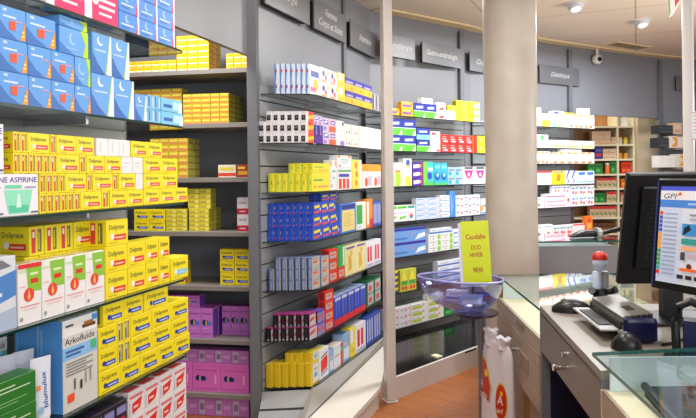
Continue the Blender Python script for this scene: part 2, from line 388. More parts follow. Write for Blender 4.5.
# ------------------------------------------------------------------ cartons
D = {}
def des(key, desc, base, front=(), end=(), top=(), name='medicine_carton'):
    D[key] = dict(desc=desc, base=base, front=list(front), end=list(end), top=list(top), name=name)
def R(*a): return ('R',)+a
def P(pts, c): return ('P', pts, c)
def C(*a): return ('C',)+a
def T(t, u0, v0, u1, h, c, sh=0): return ('T', t, u0, v0, u1, h, sh, c)
def lines(u0, u1, v0, v1, n, c):
    st = (v1-v0)/n; return [R(u0, v0+st*i+st*.3, u1-(u1-u0)*.25*(i % 2), v0+st*i+st*.7, c) for i in range(n)]
Y, NB, LB = 'F3E01A', '3A3F52', '3E5FB0'
tb = [R(.03, .03, .97, .06, 'E3C70E')]
def doli(bar, pad):
    return [T('Doliprane', .12, .62, .82, .2, '5A5A30'), R(.34, .2, .9, .42, bar), C(.27, .36, .12, pad), R(.40, .27, .82, .33, 'F6C8B0' if bar[0] in 'DE' else 'C9D8F2'), R(.12, .1, .5, .13, 'C9A800')]
def doli_end(bar): return [R(.14, .1, .4, .9, bar), R(.2, .62, .34, .82, 'F4EDE0'), R(.55, .12, .8, .9, '77743A'), R(.6, .2, .66, .8, Y)]
des('dr', 'yellow red-banded carton', Y, doli('DF3A28', 'F5EEEA'), doli_end('D9402E'), tb)
des('db', 'yellow blue-banded carton', Y, doli('3452B4', '2B3F96'), doli_end('4058B0'), tb)
des('dl', 'yellow carton with pale blue band', Y, doli('6FC4E8', 'E8F4FA'), doli_end('6FC4E8'), tb)
des('dw', 'plain white small carton', 'E9E8EA', [R(.2, .6, .7, .66, 'C3C3CC'), R(.2, .4, .6, .45, 'CFCFD8')], [R(.3, .2, .4, .8, 'CFCFD8')])
des('bo', 'blue carton with orange triangle', '5F9EE4', [P([(.0, .55), (.3, .25), (.75, .0), (.0, .0)], '3C72BE'), R(.12, .66, .62, .72, 'C9DDF2'), R(.12, .84, .26, .93, 'B9D4F0'), R(.6, .58, .85, .62, 'D99AA8'), P([(.76, .04), (.98, .04), (.98, .66)], 'F39A1F'), R(.84, .15, .93, .2, 'FBE3B4'), R(.84, .28, .93, .33, 'FBE3B4')], [R(.1, .1, .9, .2, '3C72BE'), R(.2, .5, .8, .56, 'BCD6F2')], [R(.1, .1, .9, .2, '3C72BE')])
des('bor', 'blue carton with orange triangle and red square', '5F9EE4', D['bo']['front']+[R(.36, .3, .60, .58, 'F2562B')], D['bo']['end'], D['bo']['top'])
des('bg', 'light blue carton with lime edge', '64A4E6', [P([(.80, 0), (1, 0), (1, 1), (.72, 1), (.9, .5)], 'B4DC22'), C(.45, .6, .22, '9CC8F2'), C(.5, .64, .19, '64A4E6'), R(.1, .2, .6, .26, '8FBCEC'), P([(0, 0), (.5, 0), (0, .4)], '3F7CCB')], [P([(0, 0), (.4, 0), (0, .9)], 'B4DC22')], [P([(0, 0), (.2, 0), (0, 1)], 'B4DC22')])
des('bm', 'tall blue carton with white crescent', '67A3E6', [P([(.70, 0), (1, 0), (1, 1), (.92, 1)], 'D9E6F0'), P([(.66, 0), (.71, 0), (.93, 1), (.90, 1)], '9BD84A'), C(.40, .82, .12, 'EAF3FB'), C(.46, .86, .11, '67A3E6'), R(.1, .56, .7, .60, 'B9D4F2'), P([(.0, .5), (.25, .25), (.66, 0), (0, 0)], '3568B8')], [R(.2, .1, .8, .9, '6FA8E6'), C(.5, .7, .08, 'D5E6F6')])
des('cy', 'pale cyan small carton', '7CC4EA', [R(.1, .3, .5, .55, '2F62B0'), R(.55, .2, .95, .8, 'B8E0F5'), P([(.8, 0), (1, 0), (1, .9)], 'EDF6FA')], [R(.1, .15, .3, .9, '3B62A8'), R(.5, .15, .62, .9, '8FA8CC'), R(.75, .15, .85, .9, 'E6F2FA')])
des('br', 'blue carton with red stripe edge', '4C8CDD', [R(.90, 0, 1, 1, 'E8DCEA'), P([(.80, 0), (.92, 0), (.92, .8)], 'E0384C'), C(.4, .7, .2, '9CC4F0'), C(.46, .74, .17, '4C8CDD'), R(.1, .35, .7, .42, 'CFE0F4'), R(.1, .2, .5, .25, '3869B8')], [R(.2, .3, .8, .4, 'CFE0F4')])
des('wm', 'white carton with magenta band', 'E9E6EC', [P([(.2, 0.02), (1, .02), (1, .55), (.2, .62)], 'D92568'), R(.4, .36, .92, .41, 'F6D9E4'), R(.4, .25, .9, .3, 'F6D9E4'), R(.4, .14, .8, .18, 'F6D9E4'), C(.3, .36, .08, 'F6EDF2'), R(.3, .72, .5, .8, '4FC49A'), R(.55, .66, .95, .95, 'E0508A')], [R(.2, .3, .8, .36, 'C9C4CE')])
des('asp', 'white aspirin carton with green glass picture', 'ECEBF2', [T('LIGNE ASPIRINE', .03, .80, .97, .13, '3B3A9A'), P([(.40, .05), (.80, .05), (.88, .62), (.32, .62)], '8FE0C0'), P([(.42, .08), (.78, .08), (.80, .25), (.40, .25)], '54C79E'), P([(.55, .2), (.65, .2), (.62, .52), (.58, .52)], 'D9F5EA'), R(.34, .66, .66, .74, '6BD3A8'), R(.72, .66, .95, .70, '9C9CC8'), R(.05, .66, .26, .7, '9C9CC8'), R(.03, .05, .3, .09, '55556A'), R(.84, .05, .98, .09, '55556A')], [R(.2, .1, .8, .85, 'DADAE6')], name='aspirin_carton')
des('ph', 'white carton with green corner and flame', 'EDECEC', [P([(.42, .52), (1, .52), (1, .98), (.34, .98)], '8CC63F'), R(.03, .86, .34, .9, 'C9E0B0'), R(.5, .80, .85, .84, 'DDEFC2'), R(.52, .66, .85, .74, 'D9342B'), C(.45, .48, .115, 'E5452B'), P([(.38, .44), (.45, .58), (.52, .44), (.45, .38)], 'F6B27A'), R(.08, .29, .9, .31, 'E79A9A'), R(.2, .24, .8, .255, 'EFC0C0'), C(.12, .1, .035, '8FA0A8'), R(.05, .62, .3, .64, 'F0B7B7')], [R(.1, .86, .9, .94, 'D9C24A'), R(.2, .4, .8, .5, 'D5E8C0')], [R(.1, .2, .9, .8, 'C9BE62')])
des('phr', 'white carton with red top strip and flame', 'EDECEC', D['ph']['front']+[R(0, .93, 1, 1, 'DD2A2E')], D['ph']['end'], D['ph']['top'])
des('bwt', 'large white carton with blue diagonal', 'D8DEE8', [P([(0, .25), (1, .45), (1, .8), (0, .62)], '4F86CC'), R(.1, .47, .7, .52, 'DCE8F4'), P([(.2, .78), (.9, .86), (.7, .96), (.3, .9)], '77787E'), P([(0, 0), (1, 0), (1, .3), (.3, .2)], 'AEBFD6')], [R(.1, .2, .9, .8, '9CB4D6')])
des('ark', 'tall blue and white fluid carton', '5FA4E4', [R(0, 0, 1, 1, 'D5D6D0'), R(0, .56, 1, .70, '8CC2EE'), T('Arkofluide', .06, .73, .92, .07, '443C44'), R(0, .82, 1, 1, 'EDECEC'), R(.55, .86, .95, .90, '5A3A26'), R(.60, .89, .88, .93, 'A06A2E'), R(.08, .92, .3, .945, '55585E'), R(.80, .60, .96, .70, '4FBF7A'), R(.84, .92, 1, .99, '4C9BE0'), R(.08, .64, .6, .665, '3E66A6'), R(.08, .6, .5, .62, '3E66A6')]+lines(.08, .85, .38, .54, 5, '7C7C7A')+[R(.12, .10, .30, .19, 'F2562B'), R(.3, .22, .34, .34, '5E5A5A'), R(.47, .2, .53, .3, '3A3636'), R(.62, .24, .65, .38, '8A7F7A'), R(.76, .25, .79, .39, '8A7F7A')], [R(.05, .02, .95, .98, '4F97DE'), R(.1, .1, .16, .9, '7DB8EE')], [R(.05, .1, .95, .9, 'E8D9B8')], name='fluid_carton')
des('gr', 'dark green carton with cream lettering bars', '2F7A2E', [P([(0, 0), (.14, 0), (.18, .5), (.1, 1), (0, 1)], '8CC26A'), R(.0, .45, .16, .72, 'F0502A')]+[R(.34, .62, .9, .66, 'CFE3C4'), R(.34, .75, .66, .79, 'CFE3C4'), R(.4, .3, .85, .33, '8DBB84'), R(.4, .2, .7, .23, '8DBB84')], [R(.2, .2, .8, .8, '276A28')], [R(.1, .1, .9, .9, '2A702A')])
des('rw', 'white carton with red trapezoid', 'E3E0E2', [P([(.22, .1), (.72, .22), (.86, .66), (.22, .52)], 'DD2A22'), R(.08, .72, .9, .84, 'D9747A'), R(.3, .3, .6, .4, 'F2CFC8'), R(.05, .05, .12, .6, 'B9C2DC')], [R(.2, .1, .5, .9, '5C6CB4'), R(.6, .1, .8, .9, 'C23A44')], [R(.1, .1, .9, .9, 'D2464E')])
des('bk', 'black and lilac striped carton', '2A2536', [R(.1, .5, .9, .8, '8A86C4'), R(.1, .15, .8, .35, 'B03050')], [R(.2, .1, .5, .95, '8E96CE'), R(.62, .1, .8, .9, '6E2840')], [R(.1, .2, .9, .8, '231F30')])
# storeroom kinds
des('yw', 'small yellow and white striped carton', 'E8BE1C', [R(.05, .12, .95, .36, 'F0E4B8'), R(.3, .5, .9, .7, 'E8A422'), R(.05, .8, .6, .92, 'F2D65A')], [R(.05, .1, .95, .4, '9A6A1E'), R(.1, .55, .9, .9, 'B98A22')])
des('yo', 'flat yellow and red striped carton', 'D9BE2A', [R(.05, .1, .95, .42, 'D98A4E'), R(.1, .55, .9, .8, 'F0DE70')], [R(.05, .1, .95, .5, '8C8C4A'), R(.1, .6, .9, .9, 'A6A868')])
des('yp', 'pale yellow flat carton', 'E0D238', [R(.1, .2, .6, .5, 'B9AE5A'), R(.65, .2, .95, .8, 'F0E67A')], [R(.1, .1, .9, .5, '9C9C48'), R(.1, .6, .9, .9, 'A8A848')])
des('wr', 'white carton with red base', 'E6E2E6', [R(0, 0, 1, .34, 'CC1F3C'), R(.15, .6, .8, .75, 'B9B4BE'), R(.2, .12, .7, .2, 'F0C8CE')], [R(0, 0, 1, .34, 'CC1F3C')])
des('ry', 'dark red and yellow carton', 'A8341E', [R(.1, .2, .9, .5, 'D9A030'), R(.1, .65, .7, .85, 'E8C850')], [])
des('wy', 'white carton with yellow and red bands', 'E8E2D2', [R(0, .1, 1, .35, 'D94A34'), R(.1, .55, .9, .8, 'E8D24A')], [])
des('pu', 'purple carton with emblem', 'CC7AD6', [P([(.15, .42), (.9, .42), (.9, .56), (.15, .62)], '5C7CD8'), C(.35, .52, .1, '1E2266'), R(.4, .44, .5, .58, 'F2D640'), R(.1, .12, .9, .15, 'A04CA8'), R(.1, .8, .9, .84, 'A04CA8'), R(.1, .3, .7, .33, 'DDA0E4')], [R(.08, .05, .92, .95, '7A54C4')], [R(.1, .1, .9, .9, 'B45ABC')])
des('pk', 'pink wide carton with blue emblem', 'E070C8', [P([(.12, .38), (.5, .38), (.5, .52), (.12, .56)], '5C7CD8'), C(.2, .48, .1, '1E2266'), R(.24, .4, .28, .54, 'F2D640'), C(.38, .47, .09, '1E2266'), R(.8, .3, .84, .6, 'F0C8E8'), R(.1, .75, .9, .78, 'C45CB0'), R(.1, .1, .9, .13, 'C45CB0')], [R(.1, .1, .9, .9, 'B050B8')], [R(.1, .1, .9, .9, 'D068BC')])
des('lv', 'lavender carton with grey label', 'C680D0', [R(.05, .1, .4, .9, 'C9BEDA'), R(.1, .3, .35, .7, '8E7CA8'), R(.5, .4, .9, .6, 'DCA8E2')], [R(.1, .1, .9, .9, '9C60B4')])
# centre rack kinds
des('bw', 'white carton with blue waves', 'E6E9F2', [R(.1, .6, .9, .8, '2F4FA8'), C(.6, .35, .2, 'F0C020'), R(.05, .1, .6, .25, 'E07A9C')], [R(0, 0, .32, 1, '4C96DC'), P([(.32, 0), (.5, .2), (.32, .4), (.55, .7), (.32, 1)], '7FB8EA'), R(.1, .72, .6, .82, 'B8506A'), R(.1, .2, .6, .3, '7A5AA0')])
des('wmu', 'white carton with pink and navy dots', 'ECE6EE', [C(.35, .62, .2, '33409A'), C(.6, .38, .18, 'E8607C'), R(.1, .08, .7, .18, 'F0A040'), R(.75, .6, .95, .9, 'F2D83A')], [R(.2, .1, .6, .9, 'CFC6DA')])
des('yb2', 'yellow and white carton', 'F0DC3C', [R(.0, .5, .6, .95, 'EDEBE6'), R(.2, .15, .8, .3, 'D8B820')], [R(.1, .1, .6, .9, 'E9E6DA')])
des('ng', 'navy topped gold carton', '3A31A0', [R(0, 0, 1, .55, 'F2B61C'), R(.1, .62, .8, .74, 'B9B4E4'), C(.7, .25, .16, 'E87822')], [R(0, 0, 1, .62, 'E8D8A0'), R(.3, .1, .6, .5, 'B48ACD')])
des('gd', 'grey and black thin carton', '8A8A90', [R(.2, .1, .45, .9, '26262A'), R(.6, .1, .8, .9, 'D8D8DC')], [R(.2, .1, .5, .9, '3A3A40')])
des('wb', 'white carton with black square', 'E4E2E6', [R(.28, 0, 1, 1, 'EE5530'), P([(.28, .55), (1, .7), (1, .35), (.28, .2)], 'F6C820'), R(.35, .75, .7, .92, 'D9222A')], [R(.12, .1, .85, .62, '141414'), C(.5, .4, .12, '6C6C70')])
des('npu', 'navy and purple carton', '2A2A90', [R(0, 0, 1, .4, '5A2A98'), R(.35, .5, .55, .95, '9A94DE'), C(.5, .55, .1, 'C86AC0')], [R(.2, .1, .8, .4, '7A3AB0')])
des('lw', 'lilac and white carton', 'D8CCE6', [R(.1, .5, .9, .85, '5A50B8'), P([(.1, .6), (.6, .6), (.9, .8), (.4, .8)], 'EDEBF4'), R(.05, .08, .6, .35, 'B77CCB')], [R(.2, .1, .6, .9, '9C86C8')])
des('po', 'pink and orange carton', 'E9C4DA', [R(0, 0, 1, .42, 'EE6A3A'), R(.2, .55, .9, .85, '5E4AA8'), R(.3, .62, .8, .75, 'E8E0F0')], [])
des('wt', 'tall white carton', 'ECEAE8', [R(.5, 0, 1, .2, '8C86D0'), R(.2, .6, .7, .63, 'C8C2CC'), R(.75, .82, .95, .95, '2A2A2E')], [R(.2, .3, .8, .4, 'DAD6D8')])
des('wc', 'white carton with coloured spots', 'EAE8E2', [C(.3, .25, .12, 'E8664A'), C(.6, .3, .14, '5A6CC8'), R(.1, .7, .6, .76, 'C4C0C4'), R(.82, .1, .95, .9, 'D4D468')], [])
des('wp', 'blank white carton', 'F2EFEA', [R(.15, .7, .7, .73, 'D6D0CC'), R(.15, .5, .5, .53, 'DDD8D4')], [R(.1, .1, .9, .12, 'D6D0CC')])
des('ygr', 'yellow and lime carton', 'EEE23C', [R(.1, .56, .6, .66, '6CB84C'), R(.3, .2, .9, .3, 'E79A6A'), R(.1, .2, .2, .3, 'D89A3A')], [R(.1, .05, .42, .95, 'A8D04C'), R(.6, .4, .8, .6, 'C89A30')])
des('gn', 'green and black carton', '2E8C4A', [R(0, .7, 1, 1, '1C1E1E'), R(.2, .3, .7, .5, '7CC88C')], [])
des('wgo', 'white carton with green bars and orange tab', 'E4E9EA', [R(.02, .8, .2, .98, 'F08A1C'), R(.75, .8, .95, .98, 'F4A81C'), R(.25, .6, .8, .66, '58B488'), R(.3, .38, .7, .44, '9CC6DA'), R(.1, .1, .25, .2, 'E86A3A')], [])
des('wrb', 'white carton with red and navy columns', 'EBE7E6', [R(.1, .05, .28, .5, 'E2402E'), R(.36, .05, .54, .5, 'E2402E'), R(.62, .05, .8, .5, 'E2402E'), R(.1, .58, .8, .72, '4048A8'), R(.05, .82, .95, .9, '4CB46A')], [])
des('yor', 'yellow carton with orange circles', 'F2E060', [C(.4, .8, .13, 'F08A1C'), C(.45, .5, .12, 'EE7A28'), C(.4, .2, .12, 'F08A1C'), R(.75, 0, .97, 1, 'EEEAE0')], [])
des('oy', 'orange topped white carton', 'EDE6E0', [R(0, .7, 1, 1, 'F29A18'), C(.4, .25, .2, 'E2603A'), R(.6, .1, .95, .5, 'C4AFC8')], [])
des('rb', 'royal blue carton with yellow badge', '2C50C0', [P([(.1, .5), (.75, .58), (.75, .82), (.1, .74)], 'F2DC22'), P([(.05, .1), (.7, .16), (.7, .34), (.05, .28)], 'E0584A'), C(.84, .42, .16, 'C8CCEC'), C(.86, .28, .1, 'E2402E')], [R(.86, .02, .98, .98, '3E66D2'), R(.3, .2, .42, .3, '8CA0E0')], [R(.1, .1, .9, .9, '2848B0')])
des('cb', 'cream panelled carton with blue border', '4A7CD0', [R(.1, .05, .92, .78, 'EBD98A'), R(.08, .82, .95, .96, '26348E')]+lines(.2, .8, .2, .7, 6, 'D8BE62'), [])
des('gw', 'green and white tall carton', 'E8ECE4', [R(.04, .2, .62, .9, '3DA64C'), R(.1, .04, .5, .14, 'C9D4DA'), R(.7, .1, .9, .9, 'DDE8C8')], [])
des('or', 'orange and red upright carton', 'F08A22', [R(.05, .1, .4, .9, 'DCE4D4'), R(.5, 0, 1, .3, 'D9261E')], [])
des('nw', 'navy striped white carton', '3A50B0', [R(.1, .1, .25, .9, 'C4CCEC'), R(.4, .1, .55, .9, 'C4CCEC'), R(.7, .1, .85, .9, 'C4CCEC')], [])
des('sl', 'slate blue carton with silver front', '7084B0', [R(0, 0, 1, 1, 'B9B4AE'), R(.15, .4, .7, .62, 'D9604A'), C(.75, .4, .16, 'F0B81E'), R(.1, .75, .8, .85, '8A8A90')], [R(.0, .0, .3, 1, '3A4258'), R(.45, .2, .85, .85, '8FA4D0'), R(.5, .08, .8, .16, 'C2D0EA')])
des('rs', 'red and silver carton', 'DB3524', [R(.08, .15, .8, .75, 'B9B2AE'), R(.2, .38, .65, .58, 'E0654E'), C(.8, .4, .12, 'F2A61C')], [R(.2, .1, .8, .9, '9A2018')])
des('gs', 'green carton', '3FAE58', [R(.05, .1, .2, .9, '2F8C46'), R(.7, .05, .95, .95, 'E4EBD8')], [])
des('cy2', 'cream carton with gold figures', 'E8DFA0', [P([(.3, .1), (.6, .2), (.55, .6), (.25, .7)], 'DDB24A'), C(.55, .75, .12, 'E0BE5A'), R(.1, .9, .9, .97, '6A5AA8')], [])
des('wr2', 'white carton with red strokes', 'E6E4EA', [R(.15, .2, .38, .8, 'DC2A34'), R(.5, .2, .74, .8, 'DC3A3A'), R(.1, .05, .9, .1, '8C94C8')], [])
des('bmg', 'black carton with magenta edge', '15121A', [R(0, 0, 1, 1, 'C6BEC4'), P([(.05, .3), (.7, .45), (.7, .7), (.05, .55)], 'CC4A6A'), C(.8, .55, .18, 'F0A01E'), R(0, .86, 1, 1, 'C0288A')], [R(0, .92, 1, 1, '9C4478'), R(.35, .1, .6, .85, '34303A'), C(.5, .1, .08, 'A8A4B0')], [R(.05, .05, .95, .95, 'A03A82')])
des('bvi', 'black and violet carton', '17132A', [R(0, 0, 1, .95, '8E86B4'), R(.1, .3, .8, .6, 'C85A7A'), R(0, .85, 1, 1, '6A3FC0')], [R(.2, .6, .8, .75, '5A48A8'), C(.4, .2, .08, 'B4B0C0')], [R(.05, .05, .95, .95, '7C5AB8')])
des('bre', 'blue carton with red foot', '2F46B4', [R(0, 0, 1, .2, 'DC2A2E'), R(.2, .3, .36, .9, '5A78D8'), R(.6, .3, .8, .9, '4A62CC'), R(.1, .86, .9, .97, 'C6CEEE')], [R(.1, .1, .9, .9, 'C13A8E')], [R(.05, .05, .95, .95, 'A8B4D8')])
des('gsl', 'dark green and silver carton', '1E6A3E', [R(.2, .05, .95, .48, 'B4B4BC'), R(.2, .52, .95, .95, 'B4B4BC'), R(.35, .14, .7, .34, 'D94034'), R(.35, .6, .7, .8, 'D94034')], [], [R(.05, .05, .95, .95, '1A5C38')])
des('oc', 'ochre yellow carton', 'DDBE22', [R(.25, .1, .95, .9, 'D4DCE4'), R(.4, .3, .8, .5, '6C9CC8'), R(.4, .6, .8, .7, '9C9CA8')], [R(.08, .05, .2, .95, 'C8A81A'), R(.75, .05, .82, .95, 'E8CE40')], [R(.08, .08, .92, .92, 'E2C840')])
des('wrd', 'white carton with red window label', 'E2E4EA', [P([(.15, .2), (.85, .3), (.85, .75), (.15, .62)], 'E0241E'), P([(.2, .68), (.85, .8), (.85, .86), (.2, .74)], '4A4E60'), P([(.15, .1), (.85, .2), (.85, .26), (.15, .16)], '5A68B8')], [R(.1, .1, .9, .9, 'D9DCE4')], [R(.1, .1, .9, .9, 'E6DC88')])
des('bl2', 'pale blue and white carton', '8FB0DC', [R(.1, .1, .9, .5, 'D6DEE8'), R(.2, .6, .6, .7, 'E0C49A')], [R(.1, .1, .9, .9, 'A4BCE0')], [R(.1, .1, .9, .9, '5C7098')])
des('rwg', 'white carton with red and green edge', 'DCE0E4', [R(.75, 0, 1, 1, 'D84A22'), R(.75, .6, 1, .8, '58B070'), R(.1, .5, .6, .58, 'E0A060')], [R(.2, .1, .9, .9, 'CCD4DE')], [R(.1, .1, .9, .9, 'E0D6BC')])
# right rack kinds
des('ov', 'orange carton with violet lettering bar', 'F0A62A', [R(.1, .3, .8, .55, '6A3AA8'), C(.85, .7, .16, 'EE4A34'), R(.1, .75, .7, .85, 'E8D0A0')], [])
des('nvg', 'navy topped green carton', '27329A', [R(0, 0, 1, .45, '5CCB36'), P([(.2, .62), (.8, .66), (.8, .82), (.2, .78)], 'DDE2F4'), P([(.75, 0), (1, 0), (1, .4)], 'D6EFC8'), R(.0, .43, 1, .48, 'C8E8D0')], [R(0, 0, 1, .4, '4CB02C')])
des('nvc', 'navy topped cyan carton', '2A3CA4', [R(0, 0, 1, .42, '7FD8D8'), P([(.2, .6), (.8, .64), (.8, .8), (.2, .76)], 'DDE2F4')], [])
des('wrs', 'white carton with red swash', 'ECE6E6', [P([(.1, .1), (.6, .1), (.95, .5), (.5, .4)], 'DA2030'), R(.1, .7, .6, .8, 'C4C0C6')], [])
des('yl', 'yellow carton with lime side', 'F0DA2C', [R(.5, .1, .95, .9, 'C6DC4A'), R(.1, .3, .4, .7, 'D8BE20')], [R(.1, .1, .9, .9, '8C8420')])
des('ywh', 'yellow and white pharmacy carton', 'F4DE34', [R(.45, .05, .95, .7, 'EFE9D8'), R(.1, .4, .35, .6, 'D8BE20')], [])
des('gt', 'tall grey and white carton', 'D6D4DA', [R(.1, .82, .55, .94, 'C4525A'), R(.2, .1, .8, .7, 'C2C0C8'), R(.6, .02, .95, .12, 'E26A6A')], [R(.1, .1, .9, .9, 'BCBAC2')])
des('rd', 'red carton with white lettering bars', 'E2322A', [R(.15, .45, .7, .55, 'F2C8C0'), P([(.25, .15), (.8, .15), (.85, .32), (.3, .32)], '9CC4E4'), R(.15, .7, .6, .8, 'F0A8A0')], [R(.1, .1, .9, .9, '8C1418')])
des('yr', 'yellow carton with red side', 'F6D82A', [R(0, 0, .3, 1, 'E2322A'), C(.6, .5, .14, 'F8EEC0'), R(.4, .15, .9, .25, 'EEB81E')], [])
des('lm', 'white carton with lime foot', 'E9E7E0', [R(0, 0, .7, .6, 'A8DC3C'), R(0, .58, .7, .68, 'F08A2C'), R(.75, .1, .95, .5, 'D6E8A8'), R(.1, .78, .8, .84, 'C4C4CC')], [])
des('lmc', 'white carton with blue and gold crest', 'ECEAE6', [C(.55, .85, .12, '4A5AC0'), R(.35, .68, .8, .76, 'F0B42C'), R(.2, .0, .9, .35, 'C8DC4A'), R(.1, .45, .8, .5, 'C4C4CC')], [])
des('vt', 'violet and white carton', '4A2A9A', [P([(.1, .2), (.7, .3), (.7, .75), (.1, .65)], 'E6E0F0'), R(.75, 0, 1, 1, '8A2A8A'), C(.8, .5, .15, 'F2C22E')], [])
des('gt2', 'lime and teal upright carton', '44BEB4', [R(0, 0, .35, 1, '7CCC3A'), C(.6, .4, .16, '2A50B8'), R(.45, .6, .9, .75, 'C6ECF0'), R(0, 0, 1, .12, '5CC04A')], [])
des('tl', 'teal carton with blue swirl', '3FB4D0', [C(.45, .4, .2, '2A56B8'), C(.5, .46, .1, '8FD4E8'), R(.1, .75, .9, .88, '7FDCE0'), R(0, 0, 1, .1, '54C46A')], [])
des('ts', 'pale teal small carton', '9CC8DC', [R(.1, .1, .5, .5, '2FA4C8'), R(.1, .6, .9, .75, '7A6A9A'), R(.6, .2, .9, .5, 'D4E8EE')], [])
des('wpk', 'white carton with pink petals', 'F2E6EA', [P([(.1, .8), (.9, .8), (.7, .4), (.5, .3), (.3, .4)], 'E83A8E'), C(.5, .55, .12, 'F8D6E4'), R(.15, .88, .85, .98, '2A2226'), R(.1, .1, .9, .16, 'E8B8C8')], [])
des('wgp', 'white carton with green pill shapes', 'EAE9E8', [P([(.1, .1), (.8, .22), (.9, .36), (.2, .26)], '5CC43A'), R(0, .8, .9, .96, '5CC43A'), R(.1, .5, .9, .56, 'C8B8D4')], [])
des('wgb', 'white carton with teal band and red dot', 'EAE9EC', [C(.4, .3, .16, 'E8482A'), P([(.1, .1), (.6, .2), (.8, .36), (.3, .3)], '2E8CBC'), R(0, .8, .9, .96, '2EA0A4'), R(.1, .5, .9, .56, 'C8B8D4')], [])
des('tp', 'pale blue carton with pink swoosh', 'BCD0EA', [P([(.0, .15), (.45, .3), (1, .7), (.95, .8), (.3, .45)], 'F2E8EC'), C(.4, .25, .1, 'E2506A'), R(.1, .7, .6, .84, '7AA4DC'), R(.62, .45, .72, .6, 'E87A90')], [R(.1, .1, .9, .9, 'C8D0E0')], name='toothpaste_carton')
des('tw', 'white carton with grey script', 'E8EBF2', [R(.2, .5, .8, .62, '8E90A4'), R(0, .0, 1, .15, '7EA8E0'), C(.08, .4, .2, 'E0A060')], [], name='toothpaste_carton')
des('bt', 'tall sky blue carton', '4E8CD8', [P([(0, 0), (.6, .3), (.4, .7), (0, 1)], '6FA6E6'), R(.7, .1, .8, .9, '3C74C4')], [])
des('wo', 'white carton with orange dot and blue bars', 'E4E9F4', [R(.05, .55, .5, .7, '4A74C8'), C(.75, .45, .2, 'EE5A30'), R(.05, .15, .6, .28, 'A8BCE0')], [])
des('bv', 'blue wide carton with violet lid', '6C9CDC', [R(0, .82, 1, 1, '3A2FA4'), C(.62, .55, .1, 'E86AA0'), P([(.7, .1), (.98, .3), (.98, .6), (.8, .5)], 'E4ECF6'), R(.1, .2, .5, .34, '4C78C4')], [])
des('wgr', 'white carton with lime tip', 'E6E8EA', [R(.74, .1, .97, .9, '8CD43C'), C(.4, .25, .14, 'EE5038'), R(.1, .6, .6, .7, '9AA0AE')], [])
des('bz', 'black and yellow zigzag carton', '26262E', [P([(0, .1), (.6, .1), (1, .6), (1, .95), (.4, .95), (0, .4)], 'F0D22C'), R(.7, .1, .95, .4, '3A50B0')], [])
des('mz', 'yellow and green carton with red dots', 'C8CC4A', [P([(.1, .5), (.5, .95), (.9, .5)], 'F2E04A'), R(.1, .3, .9, .48, '4CA04C'), C(.3, .15, .1, 'E24A30'), C(.7, .15, .1, 'E24A30')], [])
des('wbl', 'white carton with blue stripe', 'DDE4F0', [R(.0, .1, 1, .4, '4C74C0'), R(.2, .6, .8, .75, 'B4B8C4')], [])
des('wgy', 'grey and white carton with pink bar', 'DDDADF', [R(.1, .4, .4, .6, 'B4B4BC'), R(.5, .3, .7, .7, 'DE8AA0'), C(.88, .6, .16, 'EE4A30')], [])
des('wlg', 'white carton with olive bar and red dot', 'E2E0DE', [R(.05, .2, .65, .65, 'B4C43C'), C(.72, .7, .17, 'F04628'), R(.05, .75, .5, .85, 'A8A8AE')], [])
# bay by the column
des('wg5', 'white carton with green cross mark', 'EFEFEA', [R(.05, .6, .4, .95, '3CB454'), R(.5, .1, .7, .8, 'B8DCC0')], [])
des('yg5', 'pale green and yellow carton', 'D8DEC4', [R(0, 0, .8, .5, 'F2D24A'), R(.1, .6, .6, .8, 'C4CCB0')], [])
des('wb5', 'white carton with blue and yellow corners', 'F2F0EE', [R(.1, .82, .5, .95, '4256C0'), R(0, 0, .4, .2, '8AC8E4'), R(.4, 0, .7, .12, 'F0C83C'), C(.75, .6, .06, 'E28A5A')], [])
des('wy5', 'white carton with yellow top', 'F4F0E4', [R(0, .84, 1, 1, 'F2CE4A'), C(.7, .12, .1, 'E8503A'), C(.35, .5, .05, 'E29A6A')], [])
des('wo5', 'white carton with orange ends', 'F5F0E8', [R(.0, .84, .3, .98, 'F2A03A'), R(.45, .84, .75, .98, 'F2A03A'), R(.05, .04, .3, .2, 'EE7A34'), R(.5, .04, .8, .2, 'EE7A34')], [])
des('yw5', 'white carton with yellow lower band', 'F6F1E6', [R(.1, .1, .9, .35, 'F2D858'), C(.15, .5, .12, 'F0804A')], [])
des('wpx', 'white carton with pink top line', 'F0E9EA', [R(0, .86, 1, 1, 'E84A5A'), R(.1, .15, .5, .22, 'D8C4C8')], [])
des('yx', 'bright yellow carton with orange mark', 'F4E42C', [P([(.3, .3), (.6, .2), (.7, .7), (.4, .8)], 'F08A2C'), R(.1, .85, .9, .95, '8C94A0')], [])
des('bwz', 'white carton with navy zigzag', 'E8ECF6', [P([(.2, 0), (.7, .2), (.3, .5), (.8, 1), (.5, 1), (.1, .5), (.5, .25)], '3A48B4')], [])
des('bwl', 'white carton with blue cap', 'E9EEF4', [P([(.2, .65), (.9, .7), (.9, .95), (.1, .9)], '4E84DC'), R(0, .1, 1, .2, '7AC4E0')], [])
des('pkw', 'long white carton with pink lines', 'F4EAEE', [R(.05, .75, .8, .85, 'EE7FA8'), R(.05, .4, .75, .5, 'F0A4C0'), R(.05, .1, .8, .18, 'F0A4C0'), C(.92, .5, .14, 'EE5A4A')], [])
des('mxw', 'white carton with mixed dots', 'ECEAF0', [C(.3, .35, .16, 'E85A8A'), C(.65, .3, .16, 'F0803A'), R(.1, .65, .5, .8, '6AA0E0'), R(.6, .65, .9, .85, '8AC8B0')], [])
des('wdt', 'white carton with dark dot', 'EFECEA', [C(.55, .3, .12, '6A3A30'), R(.1, .8, .8, .88, '9CC0E0')], [])
des('ocl', 'orange upright carton', 'EE7A22', [R(.2, .3, .8, .6, 'F6B44A'), C(.5, .75, .12, 'C8481A')], [])
